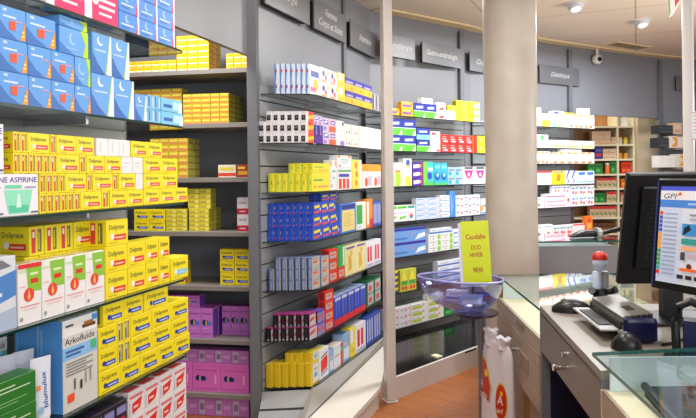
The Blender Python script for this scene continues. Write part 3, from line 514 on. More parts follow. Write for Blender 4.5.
des('rbg', 'beige and red pharmacy carton', 'D8B896', [R(0, .75, 1, 1, 'CE2F2A'), R(.2, .3, .6, .5, 'B08A6A'), C(.7, .3, .12, '6AA05A')], [])
des('bgc', 'beige carton with red lines', 'DDBE9C', [R(.1, .2, .9, .3, 'C8745A'), R(.1, .6, .7, .72, 'E2D0B4')], [])
des('nb', 'navy and red carton', '1F2A8C', [R(.1, .2, .9, .45, 'C43040'), R(.1, .6, .9, .8, '5A6AC8')], [])
des('grn', 'bright green carton', '1E8A36', [R(.1, .2, .6, .5, '60BE60'), R(.1, .7, .9, .85, '125A22')], [])
des('rdx', 'scarlet carton', 'E03A18', [R(.1, .2, .9, .4, 'F07A3A'), R(.2, .6, .8, .8, 'B8240E')], [])
des('brn', 'dark brown carton', '6A4220', [R(.1, .2, .9, .5, '8E6432'), R(.2, .65, .7, .8, '4A2C14')], [])
des('dkb', 'charcoal carton', '33353A', [R(.1, .2, .9, .3, '55585E'), R(.1, .6, .9, .7, '4A4D54')], [])
des('wor', 'white carton with orange zigzag', 'E9E0D0', [P([(.1, .1), (.5, .5), (.2, .9), (.6, .9), (.9, .5), (.6, .1)], 'F0A02A'), R(.7, .1, .95, .9, 'E8E8EC')], [])

def kind_name(k):
    d = D[k]
    if d['name'] != 'medicine_carton': return d['name']
    if k in ('yw', 'yo', 'yp'): return 'flat_striped_carton'
    w = d['desc'].replace('topped', '').split()
    for c in ('yellow', 'blue', 'red', 'green', 'purple', 'pink', 'orange', 'black', 'navy', 'violet', 'grey', 'brown', 'beige', 'lavender', 'silver', 'teal', 'cream', 'cyan', 'white'):
        if c in w[:3]: return c+'_carton'
    return 'medicine_carton'
for k in D: D[k]['name'] = kind_name(k)
CM = {}
def carton_mesh(key, w, h, d):
    k = (key, round(w, 3), round(h, 3), round(d, 3))
    if k in CM: return CM[k]
    s = D[key]; mb = MB(); base = paper(s['base'])
    mb.box(-w/2, -d/2, 0, w/2, d/2, h, base, bev=min(.0012, h*.03))
    draw(mb, s['front'], lambda u, v, o: (-w/2+u*w, -d/2-o, v*h), w, h)
    draw(mb, s['end'], lambda u, v, o: (-w/2-o, d/2-u*d, v*h), d, h)
    draw(mb, s['end'], lambda u, v, o: (w/2+o, -d/2+u*d, v*h), d, h)
    draw(mb, s['top'], lambda u, v, o: (-w/2+u*w, -d/2+v*d, h+o), w, d)
    # tuck flap seam on the ends and top fold
    e = .0006
    for sx in (-1, 1):
        mb.face([(sx*(w/2+e*1.5), -d/2+.002, h*.93), (sx*(w/2+e*1.5), d/2-.002, h*.93), (sx*(w/2+e*1.5), d/2-.002, h*.93+.0012), (sx*(w/2+e*1.5), -d/2+.002, h*.93+.0012)], base)
    me = mb.mesh(s['name']); CM[k] = me; return me
# cartons the photograph shows nothing of (buried in their piles, behind other racks or outside the frame)
BURIED = set([124,127,131,133,137,141,143,147,151,153,157,159,161,163,173,183,195,197,199,203,205,207,211,213,215,377,379,381,383,385,387,389,391,393,395,397,401,405,409,413,439,441,574])
CART, MADE = [], [0]
def put(key, pos, rz, w, h, d, shelf, row, along, deep):
    MADE[0] += 1
    if MADE[0]-1 in BURIED: return
    me = carton_mesh(key, w, h, d); o = bpy.data.objects.new(D[key]['name'], me); COL.objects.link(o)
    o.location = pos; o.rotation_euler = (0, 0, rz)
    CART.append((o, key, shelf, row, along, deep)); return o
ORD = ['zeroth', 'first', 'second', 'third', 'fourth', 'fifth', 'sixth', 'seventh', 'eighth', 'ninth', 'tenth', 'eleventh', 'twelfth', 'thirteenth', 'fourteenth', 'fifteenth', 'sixteenth']
def seg(bay, lev, zb, key, p0, p1, n, h, d, nd=1, q0=.018, orient='f', row=1, ends=('near',), off=0):
    """a run of n cartons seen between picture columns p0..p1 of one shelf, nd deep; zb = height above the shelf"""
    z = bay.lev[lev]+zb; s0, s1 = bay.S(p0, q0, bay.lev[lev]), bay.S(p1, q0, bay.lev[lev])
    fw = (s1-s0)/n
    if fw <= .006: print('NARROW', key, p0, p1, fw); return
    w = fw-.0025
    full = bay.lev[lev] < 1.35
    for i in range(n):
        for j in range(nd):
            if not (j == 0 or (i == 0 and 'near' in ends) or (i == n-1 and 'far' in ends) or (full and j == 1)): continue
            q = q0+j*(d+.002)+d/2
            a = s0+fw*(i+.5)+bay.skew*(q-q0-d/2)+random.uniform(-.0006, .0006)
            p = bay.P(a, q+random.uniform(0, .0008))
            if orient == 'f': o = put(key, (p.x, p.y, z), bay.th, w, h, d, (bay, lev), row, a, j)
            else: o = put(key, (p.x, p.y, z), bay.th-math.pi/2, d, h, w, (bay, lev), row, a, j)
def stack(bay, lev, key, p0, p1, n, rows, h, d, nd=1, **k):
    r0 = k.pop('row', 1); zb = k.pop('zb', 0)
    for r in range(rows): seg(bay, lev, zb+r*(h+.001), key, p0, p1, n, h, d, nd, row=r0+r, **k)
# ---- left rack
L = LEFT
stack(L, 0, 'wm', 46, 118, 2, 1, .20, .07)
stack(L, 0, 'br', 119, 175, 3, 3, .068, .09)
for r, (p1, n, ks) in enumerate(((91, 5, 'bo bor bo bor bo'), (75, 4, 'bo bor bo bor'), (57, 3, 'bo bor bor'))):
    e = [-40]+{0: [0, 29, 52, 75, 91], 1: [0, 28.5, 52, 75], 2: [0, 27, 57]}[r]
    for i, kk in enumerate(ks.split()): seg(L, 1, r*.087, kk, e[i], e[i+1], 1, .086, .09, row=r+1)
seg(L, 1, .087, 'bg', 75.5, 91, 1, .086, .07, row=2); seg(L, 1, .174, 'bg', 60, 89, 1, .080, .07, row=3); seg(L, 1, .255, 'bg', 60, 88, 1, .03, .07, row=4)
stack(L, 1, 'bm', 92, 134.5, 2, 1, .135, .08, 2); stack(L, 1, 'bm', 93, 130, 2, 1, .13, .08, 1, zb=.136, row=2)
seg(L, 1, 0, 'bm', 135.5, 147, 1, .095, .06)
for r in (0, 1):
    seg(L, 1, r*.051, 'cy', 148, 161, 2, .05, .08, orient='e', row=r+1); seg(L, 1, r*.051, 'cy', 161.5, 183-r, 1, .05, .05, row=r+1)
# aspirin and the small yellow cartons
seg(L, 2, 0, 'asp', -55, -15, 1, .113, .08); seg(L, 2, 0, 'asp', -14, 39, 1, .113, .08); seg(L, 2, .114, 'asp', -50, 5, 1, .13, .08, row=2)
H = .0565
RW = [[('e', 40, 81, 6, 'dr'), ('f', 81, 102, 1, 'dr'), ('e', 102.3, 109.5, 1, 'dr'), ('f', 110, 143.5, 2, 'dr'), ('f', 144, 188, 3, 'dr')],
      [('e', 40, 66, 4, 'dr'), ('f', 66, 87, 1, 'dr'), ('e', 87.3, 93, 1, 'dr'), ('f', 93.3, 113, 1, 'dr'), ('e', 113.3, 119, 1, 'dr'), ('f', 119.3, 136, 1, 'dr'), ('e', 136.3, 143.3, 1, 'dw'), ('f', 144, 178, 2, 'dr')],
      [('e', 14, 58, 6, 'dr'), ('f', 58, 80, 1, 'dr'), ('e', 80.3, 87, 1, 'dr'), ('f', 87.3, 122, 2, 'dr'), ('f', 122.3, 143.3, 2, 'dw'), ('f', 144, 178, 2, 'dr')],
      [('e', 14, 29, 2, 'dr'), ('f', 29, 51, 1, 'dr'), ('e', 51.3, 57, 1, 'dr'), ('f', 57.3, 95, 2, 'dr'), ('e', 97, 131, 3, 'dw'), ('f', 132, 163, 2, 'dr')]]
for r, segs in enumerate(RW):
    for (o_, a, b, n, k) in segs: seg(L, 2, r*(H+.0005), k, a, b, n, H, .095 if o_ == 'e' else .05, orient=o_, row=r+1)
# white flame cartons, big yellow cartons
seg(L, 3, 0, 'bwt', -34, 17, 1, .195, .07)
seg(L, 3, 0, 'phr', 18, 42, 1, .166, .05); seg(L, 3, 0, 'ph', 42.3, 105, 3, .166, .05)
HB = .086
for r in range(3):
    z = r*(HB+.001)
    if r < 2: seg(L, 3, z, 'dr', 25, 93, 5, HB, .11, q0=.08, orient='e', row=r+1)
    else:
        seg(L, 3, z, 'dr', 30, 74, 3, HB, .11, q0=.08, orient='e', row=3); seg(L, 3, z, 'dr', 74.5, 93, 1, HB, .07, q0=.08, row=3)
for r in range(2):
    z = r*(HB+.001)
    for a, b in ((106, 128), (128.3, 146), (146.3, 159), (159.3, 170)): seg(L, 3, z, 'dr', a, b, 1, HB, .07, row=r+1)
seg(L, 3, 0, 'dl', 171, 188.5, 1, HB, .07); seg(L, 3, .174, 'dr', 107, 129, 1, HB, .07, row=3)
# fifth shelf: green cartons, fluid cartons, blue-banded cartons
stack(L, 4, 'gr', -30, 37, 1, 2, .083, .06, 1)
seg(L, 4, 0, 'ark', 63, 98, 1, .275, .085, 2, q0=.02); seg(L, 4, 0, 'ark', -45, 8, 2, .27, .08, 1, q0=.20)
HY = .0712
for r, segs in enumerate(([('f', 99, 190, 5)], [('f', 99, 118, 1), ('e', 118.3, 131, 2), ('f', 131.3, 189, 3)], [('f', 99, 118, 1), ('e', 118.3, 131, 2), ('f', 131.3, 189, 3)], [('f', 104, 144, 2), ('f', 145, 169, 1)])):
    for o_, a, b, n in segs: seg(L, 4, r*(HY+.001), 'db', a, b, n, HY, .13 if o_ == 'e' else .062, 2 if o_ == 'f' else 1, orient=o_, row=r+1)
stack(L, 5, 'bk', 62, 128, 5, 3, .082, .09, 2); stack(L, 5, 'rw', 129, 187, 4, 3, .085, .09, 2)
# ---- storeroom
S = STORE
k2 = dict(ends=('far',), q0=.03)
stack(S, 0, 'yw', 120, 176, 7, 2, .036, .09, 1, **k2); stack(S, 0, 'yw', 176.5, 209, 3, 6, .036, .10, 2, **k2); stack(S, 0, 'yw', 226, 249, 3, 3, .036, .09, 1, q0=.10)
stack(S, 1, 'yo', 183, 229, 5, 6, .0305, .09, 3, **k2); stack(S, 1, 'yo', 130, 182, 5, 7, .033, .09, 1, q0=.08)
stack(S, 2, 'yo', 150, 188, 4, 6, .041, .09, 2, **k2); seg(S, 2, 0, 'wy', 218, 236, 1, .078, .08, q0=.03); seg(S, 2, 0, 'ry', 236.5, 249, 1, .078, .08, q0=.03)
stack(S, 3, 'db', 134, 165, 2, 2, .068, .10, 1, q0=.03); stack(S, 3, 'yp', 166, 187, 2, 5, .027, .10, 2, **k2); stack(S, 3, 'yp', 189, 209, 2, 5, .027, .10, 2, **k2)
stack(S, 3, 'yp', 188, 211, 2, 4, .031, .09, 1, zb=.1405, row=6, q0=.04); stack(S, 3, 'wr', 237, 249.3, 1, 2, .105, .08, 1, q0=.05)
stack(S, 4, 'db', 220, 249.3, 2, 3, .074, .09, 1, q0=.05); stack(S, 4, 'dr', 150, 185, 3, 2, .07, .09, 1, q0=.05)
stack(S, 5, 'pu', 165, 213, 4, 1, .185, .09, 2, q0=.03, ends=('far',)); seg(S, 5, .186, 'pu', 165, 200, 2, .075, .09, q0=.04, row=2); stack(S, 5, 'pu', 222, 249.3, 3, 1, .185, .10, 1, q0=.12)
stack(S, 6, 'pk', 165, 249.3, 3, 1, .178, .10, 1, q0=.03); stack(S, 6, 'lv', 165, 249.3, 5, 1, .082, .09, 1, q0=.04, zb=.179, row=2)
S.lev.append(.0); stack(S, 7, 'lv', 165, 249.3, 5, 1, .108, .10, 1, q0=.03)
# ---- centre rack
Cc = CEN
stack(Cc, 0, 'bw', 310, 320, 1, 1, .185, .027, 7)
stack(Cc, 0, 'wmu', 320.5, 338, 2, 2, .095, .05, 1); stack(Cc, 0, 'yb2', 338.5, 345, 1, 2, .10, .05)
stack(Cc, 0, 'ng', 345.5, 372, 3, 2, .092, .06); seg(Cc, 0, 0, 'gd', 372.5, 379, 2, .14, .05)
stack(Cc, 1, 'wb', 306, 314, 1, 2, .064, .036, 7); seg(Cc, 1, .13, 'wb', 306.5, 314, 1, .06, .036, 6, row=3)
seg(Cc, 1, 0, 'npu', 314.5, 323, 2, .115, .05); seg(Cc, 1, .116, 'lw', 314.5, 323, 2, .06, .05, 1, row=2)
stack(Cc, 1, 'lw', 323.3, 329, 1, 2, .085, .05); stack(Cc, 1, 'po', 329.5, 336, 1, 2, .085, .05); seg(Cc, 1, 0, 'wt', 336.5, 344, 1, .17, .05)
stack(Cc, 1, 'wc', 344.5, 360, 2, 2, .078, .05); seg(Cc, 1, 0, 'wp', 360.5, 381, 3, .16, .06)
seg(Cc, 2, 0, 'ygr', 312, 330, 1, .115, .034, 7); seg(Cc, 2, .116, 'ygr', 313, 330, 1, .06, .034, 4, q0=.02, row=2)
seg(Cc, 2, 0, 'wgo', 330.5, 337, 1, .20, .05); seg(Cc, 2, 0, 'wrb', 337.5, 352, 1, .15, .06); seg(Cc, 2, .151, 'wgo', 337.5, 352, 1, .085, .06, row=2)
seg(Cc, 2, 0, 'yor', 352.5, 362, 1, .21, .05); seg(Cc, 2, 0, 'oy', 362.5, 381, 2, .18, .05)
for r in range(3): seg(Cc, 3, r*.077, 'rb', 313+.5*r, 340-2*r, 3, .076, .0355, 7, row=r+1)
seg(Cc, 3, .231, 'rb', 322, 338, 2, .05, .04, 2, q0=.05, row=4)
seg(Cc, 3, 0, 'cb', 340.5, 356, 1, .20, .05); seg(Cc, 3, 0, 'gw', 356.5, 366, 1, .20, .05); seg(Cc, 3, 0, 'or', 366.5, 373, 1, .215, .05); seg(Cc, 3, 0, 'nw', 373.5, 381, 2, .19, .05)
for r, nd in ((0, 7), (1, 7), (2, 6)): seg(Cc, 4, r*.066, 'sl', 312, 320, 1, .065, .034, nd, row=r+1)
stack(Cc, 4, 'sl', 321.5, 329, 1, 3, .06, .05); stack(Cc, 4, 'rs', 329.5, 338, 1, 3, .07, .06); stack(Cc, 4, 'rs', 338.5, 345, 1, 1, .075, .06); seg(Cc, 4, .076, 'gs', 338.5, 345, 1, .14, .06, row=2)
seg(Cc, 4, 0, 'cy2', 345.5, 366, 2, .20, .06); seg(Cc, 4, 0, 'wr2', 366.5, 381, 2, .19, .06)
seg(Cc, 5, 0, 'bmg', 309.5, 317, 1, .082, .04, 6); seg(Cc, 5, .083, 'bmg', 309.5, 316, 1, .078, .04, 5, row=2)
stack(Cc, 5, 'bvi', 317.5, 325, 2, 2, .075, .05, 3); stack(Cc, 5, 'rs', 325.5, 334, 1, 4, .062, .05); seg(Cc, 5, 0, 'bre', 334.5, 366, 5, .185, .10, 1)
stack(Cc, 5, 'gsl', 366.5, 381, 2, 1, .19, .12)
seg(Cc, 6, 0, 'oc', 311, 319, 1, .142, .041, 6); seg(Cc, 6, .143, 'oc', 311.5, 319, 1, .058, .05, 3, q0=.02, row=2)
seg(Cc, 6, 0, 'wrd', 319.5, 329, 1, .185, .07); seg(Cc, 6, 0, 'bl2', 329.5, 333.5, 1, .15, .06); seg(Cc, 6, 0, 'rwg', 334, 343, 1, .15, .07)
seg(Cc, 6, 0, 'bl2', 343.5, 350, 1, .19, .08); seg(Cc, 6, 0, 'yb2', 350.5, 355.5, 1, .20, .07); seg(Cc, 6, 0, 'wr2', 356, 366, 1, .20, .08); seg(Cc, 6, 0, 'nw', 366.5, 381, 2, .21, .06)
# ---- rack behind the bowl
Q = RGT
stack(Q, 0, 'ov', 386, 399.5, 1, 1, .06, .05); stack(Q, 0, 'ov', 401.5, 413.5, 1, 2, .062, .05)
seg(Q, 0, 0, 'nvg', 414, 436.5, 2, .125, .06); seg(Q, 0, .126, 'wp', 422, 433, 1, .05, .05, row=2)
stack(Q, 0, 'wrs', 437, 446, 1, 2, .075, .05); seg(Q, 0, 0, 'wp', 446.5, 456, 1, .085, .05)
stack(Q, 0, 'yl', 456.5, 468.5, 1, 3, .063, .05); stack(Q, 0, 'yl', 448, 456, 1, 1, .05, .05, zb=.086, row=2); stack(Q, 0, 'ywh', 469, 480, 1, 3, .064, .05)
stack(Q, 1, 'nvg', 388, 416, 2, 2, .135, .06); seg(Q, 1, 0, 'nvg', 417, 430, 1, .105, .06); seg(Q, 1, .106, 'nvc', 416.8, 430, 1, .10, .06, row=2)
seg(Q, 1, 0, 'gt', 430.5, 440.5, 1, .185, .06); stack(Q, 1, 'rd', 441, 473, 4, 2, .08, .06); stack(Q, 1, 'yr', 473.5, 486, 1, 2, .083, .06)
seg(Q, 2, 0, 'lm', 388, 403, 2, .20, .06); seg(Q, 2, 0, 'lmc', 403.5, 412, 1, .235, .06); stack(Q, 2, 'vt', 412.5, 423, 1, 3, .068, .05)
seg(Q, 2, 0, 'gt2', 423.5, 434, 1, .21, .06); seg(Q, 2, 0, 'tl', 434.5, 447.5, 2, .20, .06); stack(Q, 2, 'ts', 448, 462.5, 2, 2, .08, .05); seg(Q, 2, 0, 'wpk', 463, 486, 2, .165, .06)
seg(Q, 3, 0, 'wgp', 388, 408, 2, .135, .06); seg(Q, 3, 0, 'wgb', 408.5, 415.5, 1, .135, .06); stack(Q, 3, 'tp', 416, 440, 2, 4, .046, .05); stack(Q, 3, 'tw', 440.5, 450, 1, 4, .05, .05)
seg(Q, 3, 0, 'bt', 450.5, 455.5, 1, .24, .05); stack(Q, 3, 'wo', 456, 480, 3, 3, .064, .05); seg(Q, 3, 0, 'tw', 481.2, 490, 1, .15, .05)
stack(Q, 4, 'bv', 388, 426, 1, 2, .118, .08); stack(Q, 4, 'wgr', 428.5, 453, 2, 3, .052, .06); seg(Q, 4, .158, 'wbl', 430, 452, 3, .05, .06, row=4); stack(Q, 4, 'wo', 453.5, 470, 2, 2, .09, .06)
stack(Q, 5, 'bz', 386, 398.5, 1, 4, .048, .06); seg(Q, 5, 0, 'mz', 400.5, 416.5, 2, .185, .06); stack(Q, 5, 'wbl', 438, 464, 2, 4, .05, .06)
stack(Q, 6, 'wgy', 386, 411, 2, 3, .056, .06); stack(Q, 6, 'wlg', 411.5, 444, 2, 3, .056, .06); seg(Q, 6, .171, 'wlg', 428, 444, 1, .05, .06, row=4); seg(Q, 6, 0, 'grn', 444.5, 455, 1, .08, .06)
# ---- rack right of the column
B = COLB
seg(B, 0, 0, 'wg5', 533, 541.5, 1, .20, .06); seg(B, 0, 0, 'yg5', 542, 552, 1, .14, .06); seg(B, 0, 0, 'wb5', 553, 564, 1, .175, .06); seg(B, 0, 0, 'wy5', 564.5, 574, 1, .165, .06)
seg(B, 0, 0, 'wo5', 574.5, 594.5, 2, .155, .06); seg(B, 0, .156, 'wp', 580, 590, 1, .07, .05, row=2)
seg(B, 1, 0, 'wg5', 533, 548.5, 2, .14, .06); stack(B, 1, 'yw5', 551, 594.5, 3, 1, .085, .06)
seg(B, 2, 0, 'wo5', 533, 550, 2, .13, .06); seg(B, 2, 0, 'wo5', 553, 594.5, 3, .125, .06); seg(B, 2, .126, 'wp', 561, 582, 2, .03, .05, row=2)
seg(B, 3, 0, 'wpx', 533, 552, 2, .15, .06); seg(B, 3, 0, 'yx', 552.5, 565, 1, .15, .06); seg(B, 3, 0, 'bwz', 565.5, 577, 2, .15, .06); seg(B, 3, 0, 'bwl', 577.5, 594.5, 2, .145, .06)
seg(B, 4, 0, 'wdt', 533, 544, 1, .115, .06); seg(B, 4, 0, 'pkw', 545, 570.5, 1, .15, .06); stack(B, 4, 'mxw', 571, 594.5, 3, 2, .115, .06); seg(B, 4, .151, 'mxw', 553, 570.5, 2, .085, .05, row=2)
seg(B, 5, 0, 'wdt', 533, 553, 2, .14, .06); seg(B, 5, 0, 'mxw', 553.5, 573, 3, .12, .06); seg(B, 5, 0, 'wpx', 573.5, 585, 2, .12, .06); seg(B, 5, 0, 'ocl', 586, 593, 1, .20, .05)

# ---- bookcase in the dispensary behind, and the far wall shelf
root = empty('bookcase', (0, 0, 0), 'cream open bookcase in the room behind, right of the lit rack', 'bookcase')
KX = [3.02, 3.70, 3.92]; KY = 8.9; KZ = [2.13, 1.88, 1.68, 1.475, 1.28, 1.08, .88, .66]
m = MB()
for x in KX: m.box(x-.012, KY, .0, x+.012, KY+.32, 2.5, CREAM)
m.build('upright', root)
m = MB(); m.box(KX[0], KY+.322, 0, KX[2], KY+.335, 2.5, WOODB); m.build('back_panel', root)
for z in KZ:
    m = MB(); m.box(KX[0]+.013, KY+.004, z-.025, KX[1]-.013, KY+.32, z-.0005, CREAM); m.box(KX[1]+.013, KY+.004, z-.025, KX[2]-.013, KY+.32, z-.0005, CREAM); m.build('shelf', root)
BK = Bay((KX[0]+.02, KY+.012), (KX[2], KY+.012), .3, KZ, 'cream bookcase')
def kx(px): return 0
q = dict(q0=.0)
seg(BK, 0, 0, 'wp', 621, 628, 1, .12, .1); stack(BK, 1, 'bgc', 592, 611, 3, 3, .06, .1); stack(BK, 1, 'bgc', 611.5, 616.2, 1, 2, .05, .1)
seg(BK, 2, 0, 'nb', 595, 602.5, 1, .17, .1); stack(BK, 2, 'bgc', 603, 616.2, 2, 2, .07, .1); seg(BK, 3, 0, 'grn', 588, 603, 2, .14, .1); seg(BK, 3, 0, 'grn', 611, 616.2, 1, .16, .1)
stack(BK, 3, 'rdx', 621.5, 631, 2, 1, .16, .1); seg(BK, 4, 0, 'rbg', 597, 616.2, 4, .14, .1); seg(BK, 4, 0, 'ocl', 621.5, 631, 2, .12, .1)
seg(BK, 5, 0, 'grn', 595, 605, 2, .13, .1); seg(BK, 5, 0, 'rbg', 607, 616.2, 2, .15, .1); seg(BK, 5, 0, 'rbg', 621.5, 631, 2, .13, .1)
seg(BK, 6, 0, 'rbg', 590, 616.2, 6, .15, .1); seg(BK, 6, 0, 'rbg', 621.5, 631, 2, .13, .1); seg(BK, 7, 0, 'brn', 590, 616.2, 5, .14, .1)
def jar(x, y, z, c1, c2, label, cat='jar', r=.03, h=.1, grp='jars in the cream bookcase'):
    root = empty(cat if cat != 'jar' else 'storage_jar', (x, y, z), label, cat, 0, grp)
    m = MB(); m.lathe([(r*.9, 0), (r, .008), (r, h*.72), (r*.75, h*.8)], (0, 0, 0), paper(c1), 14); m.build('jar_body', root, smooth=True)
    m = MB(); m.lathe([(r*.82, h*.805), (r*.82, h)], (0, 0, 0), paper(c2), 14); m.build('lid', root, smooth=True)
for x, z, c1, c2, l in ((3.755, KZ[1], 'E8DFC0', 'D6B428', 'cream jar with yellow lid, left, small compartment of cream bookcase'), (3.83, KZ[1], 'E0C850', 'B88A1C', 'yellow jar, right, in small upper compartment of cream bookcase'),
                    (3.755, KZ[2], 'D98A28', '4A2210', 'amber jar with brown lid, left, in cream bookcase'), (3.83, KZ[2], 'E0A040', '5A2A12', 'amber jar with brown lid, right, in cream bookcase')):
    jar(x, KY+.06, z, c1, c2, l)
jar(3.575, KY+.06, KZ[3], 'EE7A34', 'E2E0D0', 'orange pot between the green cartons in the cream bookcase', 'pot', .036, .15)
root = empty('cupboard', (4.10, 8.82, 0), 'plain beige cupboard right of the cream bookcase', 'cupboard')
m = MB(); m.box(-.16, .02, 0, .16, .4, 2.5, BEIGE); m.build('body', root)
m = MB(); m.box(-.16, 0, .02, .16, .0195, 2.48, BEIGE, bev=.003); d_ = m.build('door', root)
m = MB(); m.tube([(-.13, -.02, 1.0), (-.13, -.02, 1.14)], .006, CHROME); m.build('handle', d_)
# far wall shelf unit at the right
WDB = Bay((4.22, 8.32), (5.2, 8.66), .25, [1.98, 1.80, 1.55], 'far right rack')
root = empty('wall_shelving', (0, 0, 0), 'small grey shelving on far wall between cupboard and slim pole', 'shelving')
M_ = Matrix.Translation((*WDB.O, 0)) @ Matrix.Rotation(WDB.th, 4, 'Z')
for z in WDB.lev:
    m = MB(); m.box(0, 0, z-.025, WDB.L, .24, z-.0005, SHELFM, M_); m.build('shelf', root)
m = MB(); m.box(0, .242, 1.4, WDB.L, .25, 2.2, SLAT, M_); m.build('back_panel', root)
seg(WDB, 0, 0, 'dkb', 660, 673, 2, .11, .15); seg(WDB, 0, 0, 'bgc', 674, 682, 1, .14, .12)
seg(WDB, 1, 0, 'dkb', 659, 669, 1, .13, .15); seg(WDB, 1, 0, 'wor', 670, 692, 2, .15, .12)
seg(WDB, 2, 0, 'wp', 659, 676, 2, .15, .12); seg(WDB, 2, 0, 'wor', 677, 690, 1, .17, .12)

# ------------------------------------------------------------------ counters on the right
def poly_part(name, poly, z0, z1, m_, parent, side=None):
    m = MB(); m.prism(poly, z0, z1, m_, side); return m.build(name, parent)
# far counter
root = empty('service_counter', (0, 0, 0), 'grey far counter with glass top beyond the column', 'counter')
poly_part('front_panel', [(1.32, 4.80), (1.985, 4.80), (1.985, 4.84), (1.32, 4.84)], .02, .955, mat('counter_grey', '8E8F96', .4), root)
poly_part('body', [(1.33, 4.842), (1.98, 4.842), (1.98, 5.36), (1.33, 5.36)], 0, .95, mat('counter_body', 'B9B7B2', .5), root)
poly_part('glass_top', [(1.30, 4.77), (2.03, 4.77), (2.03, 5.37), (1.31, 5.37)], .985, .997, thin_glass('far_glass', (.75, .85, .85), .25), root, EDGEC)
for x, y in ((1.36, 4.9), (1.94, 4.9), (1.38, 5.3), (1.94, 5.3)):
    m = MB(); m.lathe([(.012, .9505), (.012, .9845)], (x, y, 0), CHROME, 12); m.build('spacer', root, smooth=True)
# handset on the far counter
root = empty('telephone_handset', (1.83, 5.0, .9985), 'black and silver handset lying on the far counter', 'telephone', .15)
m = MB(); rings = []
for t in range(9):
    a = t/8; w = .045*math.sin(math.pi*(.12+.8*a))**.6*(1 if a < .5 else .7); h = .06*math.sin(math.pi*(.1+.8*a))
    rings.append([(-.13+.26*a, w*math.cos(k*math.pi/6), .001+h*(.5+.5*math.sin(k*math.pi/6))) for k in range(12)])
m.loft(rings, BLACKPL); m.build('shell', root, smooth=True)
m = MB(); m.tube([(.13, 0, .03), (.2, .0, .045), (.27, .0, .06)], [.018, .018, .02], BLACKPL); m.build('grip', root, smooth=True)
m = MB(); m.tube([(.075, 0, .034), (.115, 0, .036)], [.046, .034], SILVER, 14); m.build('collar', root, smooth=True)

# display counter beside the bowl
root = empty('display_counter', (0, 0, 0), 'glass topped wood counter beside the violet bowl', 'counter')
A0, A1 = (.905, 3.97), (.866, 2.955)
poly_part('glass_top', [A0, A1, (1.75, 2.955), (1.75, 3.97)], .870, .882, GLASSC, root, EDGEC)
poly_part('display_shelf', [(.915, 3.95), (.876, 2.96), (1.73, 2.96), (1.73, 3.95)], .725, .742, CREAM, root)
poly_part('end_glass', [(.93, 3.93), (1.73, 3.93), (1.73, 3.938), (.93, 3.938)], .7425, .8695, FROST, root)
poly_part('top_rail', [(.903, 3.96), (.864, 2.958), (.880, 2.958), (.919, 3.96)], .672, .745, WOODC, root)
dr = poly_part('drawer', [(.899, 3.955), (.861, 2.962), (.878, 2.962), (.916, 3.955)], .405, .668, WOODC, root)
m = MB(); M_ = Matrix.Translation((.882, 3.46, .54)) @ Matrix.Rotation(math.radians(-92.2), 4, 'Z')
m.box(.12, -.006, -.03, .30, .0, .05, mat('embossed_plate', '9A8774', .5), M_, bev=.003); m.build('name_plate', dr)
m = MB(); m.box(.03, -.004, .165, .19, -.0005, .19, mat('recess_grip', '8A7866', .5), M_); m.build('finger_grip', root)
m = MB(); m.tube([(.882, 3.45, .566), (.83, 3.45, .566)], .009, CHROME, 12); m.tube([(.83, 3.45, .566), (.822, 3.45, .566)], .013, CHROME, 12); m.build('hook', dr, smooth=True)
poly_part('cabinet_body', [(.925, 3.94), (.89, 2.965), (1.72, 2.965), (1.72, 3.94)], .09, .7245, WOODC, root)
poly_part('side_panel', [(.905, 3.985), (.905, 3.965), (1.72, 3.965), (1.72, 3.985)], .0, .86, WOODB, root)
poly_part('base', [(.99, 3.9), (.96, 2.97), (1.7, 2.97), (1.7, 3.9)], 0, .0895, DARK, root)
m = MB(); m.box(-.01, 0, 0, .0, .32, .36, WOODB, Matrix.Translation((.915, 3.06, .04)) @ Matrix.Rotation(.02, 4, 'Z')); m.build('lower_panel', root)

# desk with drawer
root = empty('desk', (0, 0, 0), 'grey desk with drawer and open knee space', 'desk')
poly_part('desk_top', [(.862, 2.945), (.757, 1.965), (1.75, 1.965), (1.75, 2.945)], .872, .90, DESKM, root)
poly_part('side_panel', [(.862, 2.947), (.860, 2.925), (.90, 2.925), (.90, 2.947)], 0, .8715, GREY, root); poly_part('inner_side', [(.9005, 2.947), (.9005, 2.925), (1.7, 2.925), (1.7, 2.947)], 0, .8715, mat('shaded_knee_panel', '1C1E3C', .5), root)  # inner side: knee space shade put into a dark blue colour
poly_part('side_panel', [(.764, 1.985), (.762, 1.968), (1.7, 1.968), (1.7, 1.985)], 0, .8715, GREY, root)
poly_part('back_panel', [(1.60, 2.924), (1.60, 1.986), (1.62, 1.986), (1.62, 2.924)], 0, .8715, mat('shaded_knee_panel', '22244A', .5), root)  # same painted shade at the back of the knee space
dw = poly_part('drawer', [(.8605, 2.92), (.766, 1.99), (.785, 1.99), (.8795, 2.92)], .70, .862, DRAWM, root)
poly_part('drawer_box', [(.882, 2.91), (.79, 2.0), (1.3, 2.0), (1.3, 2.91)], .71, .855, GREYD, dw)
m = MB(); m.tube([(.812, 2.45, .815), (.798, 2.45, .815)], .010, CHROME, 14); m.build('lock', dw, smooth=True)
m = MB(); m.tube([(.814, 2.45, .765), (.776, 2.45, .765)], .008, CHROME, 14); m.tube([(.776, 2.45, .765), (.764, 2.45, .765)], .013, CHROME, 14); m.build('knob', dw, smooth=True)
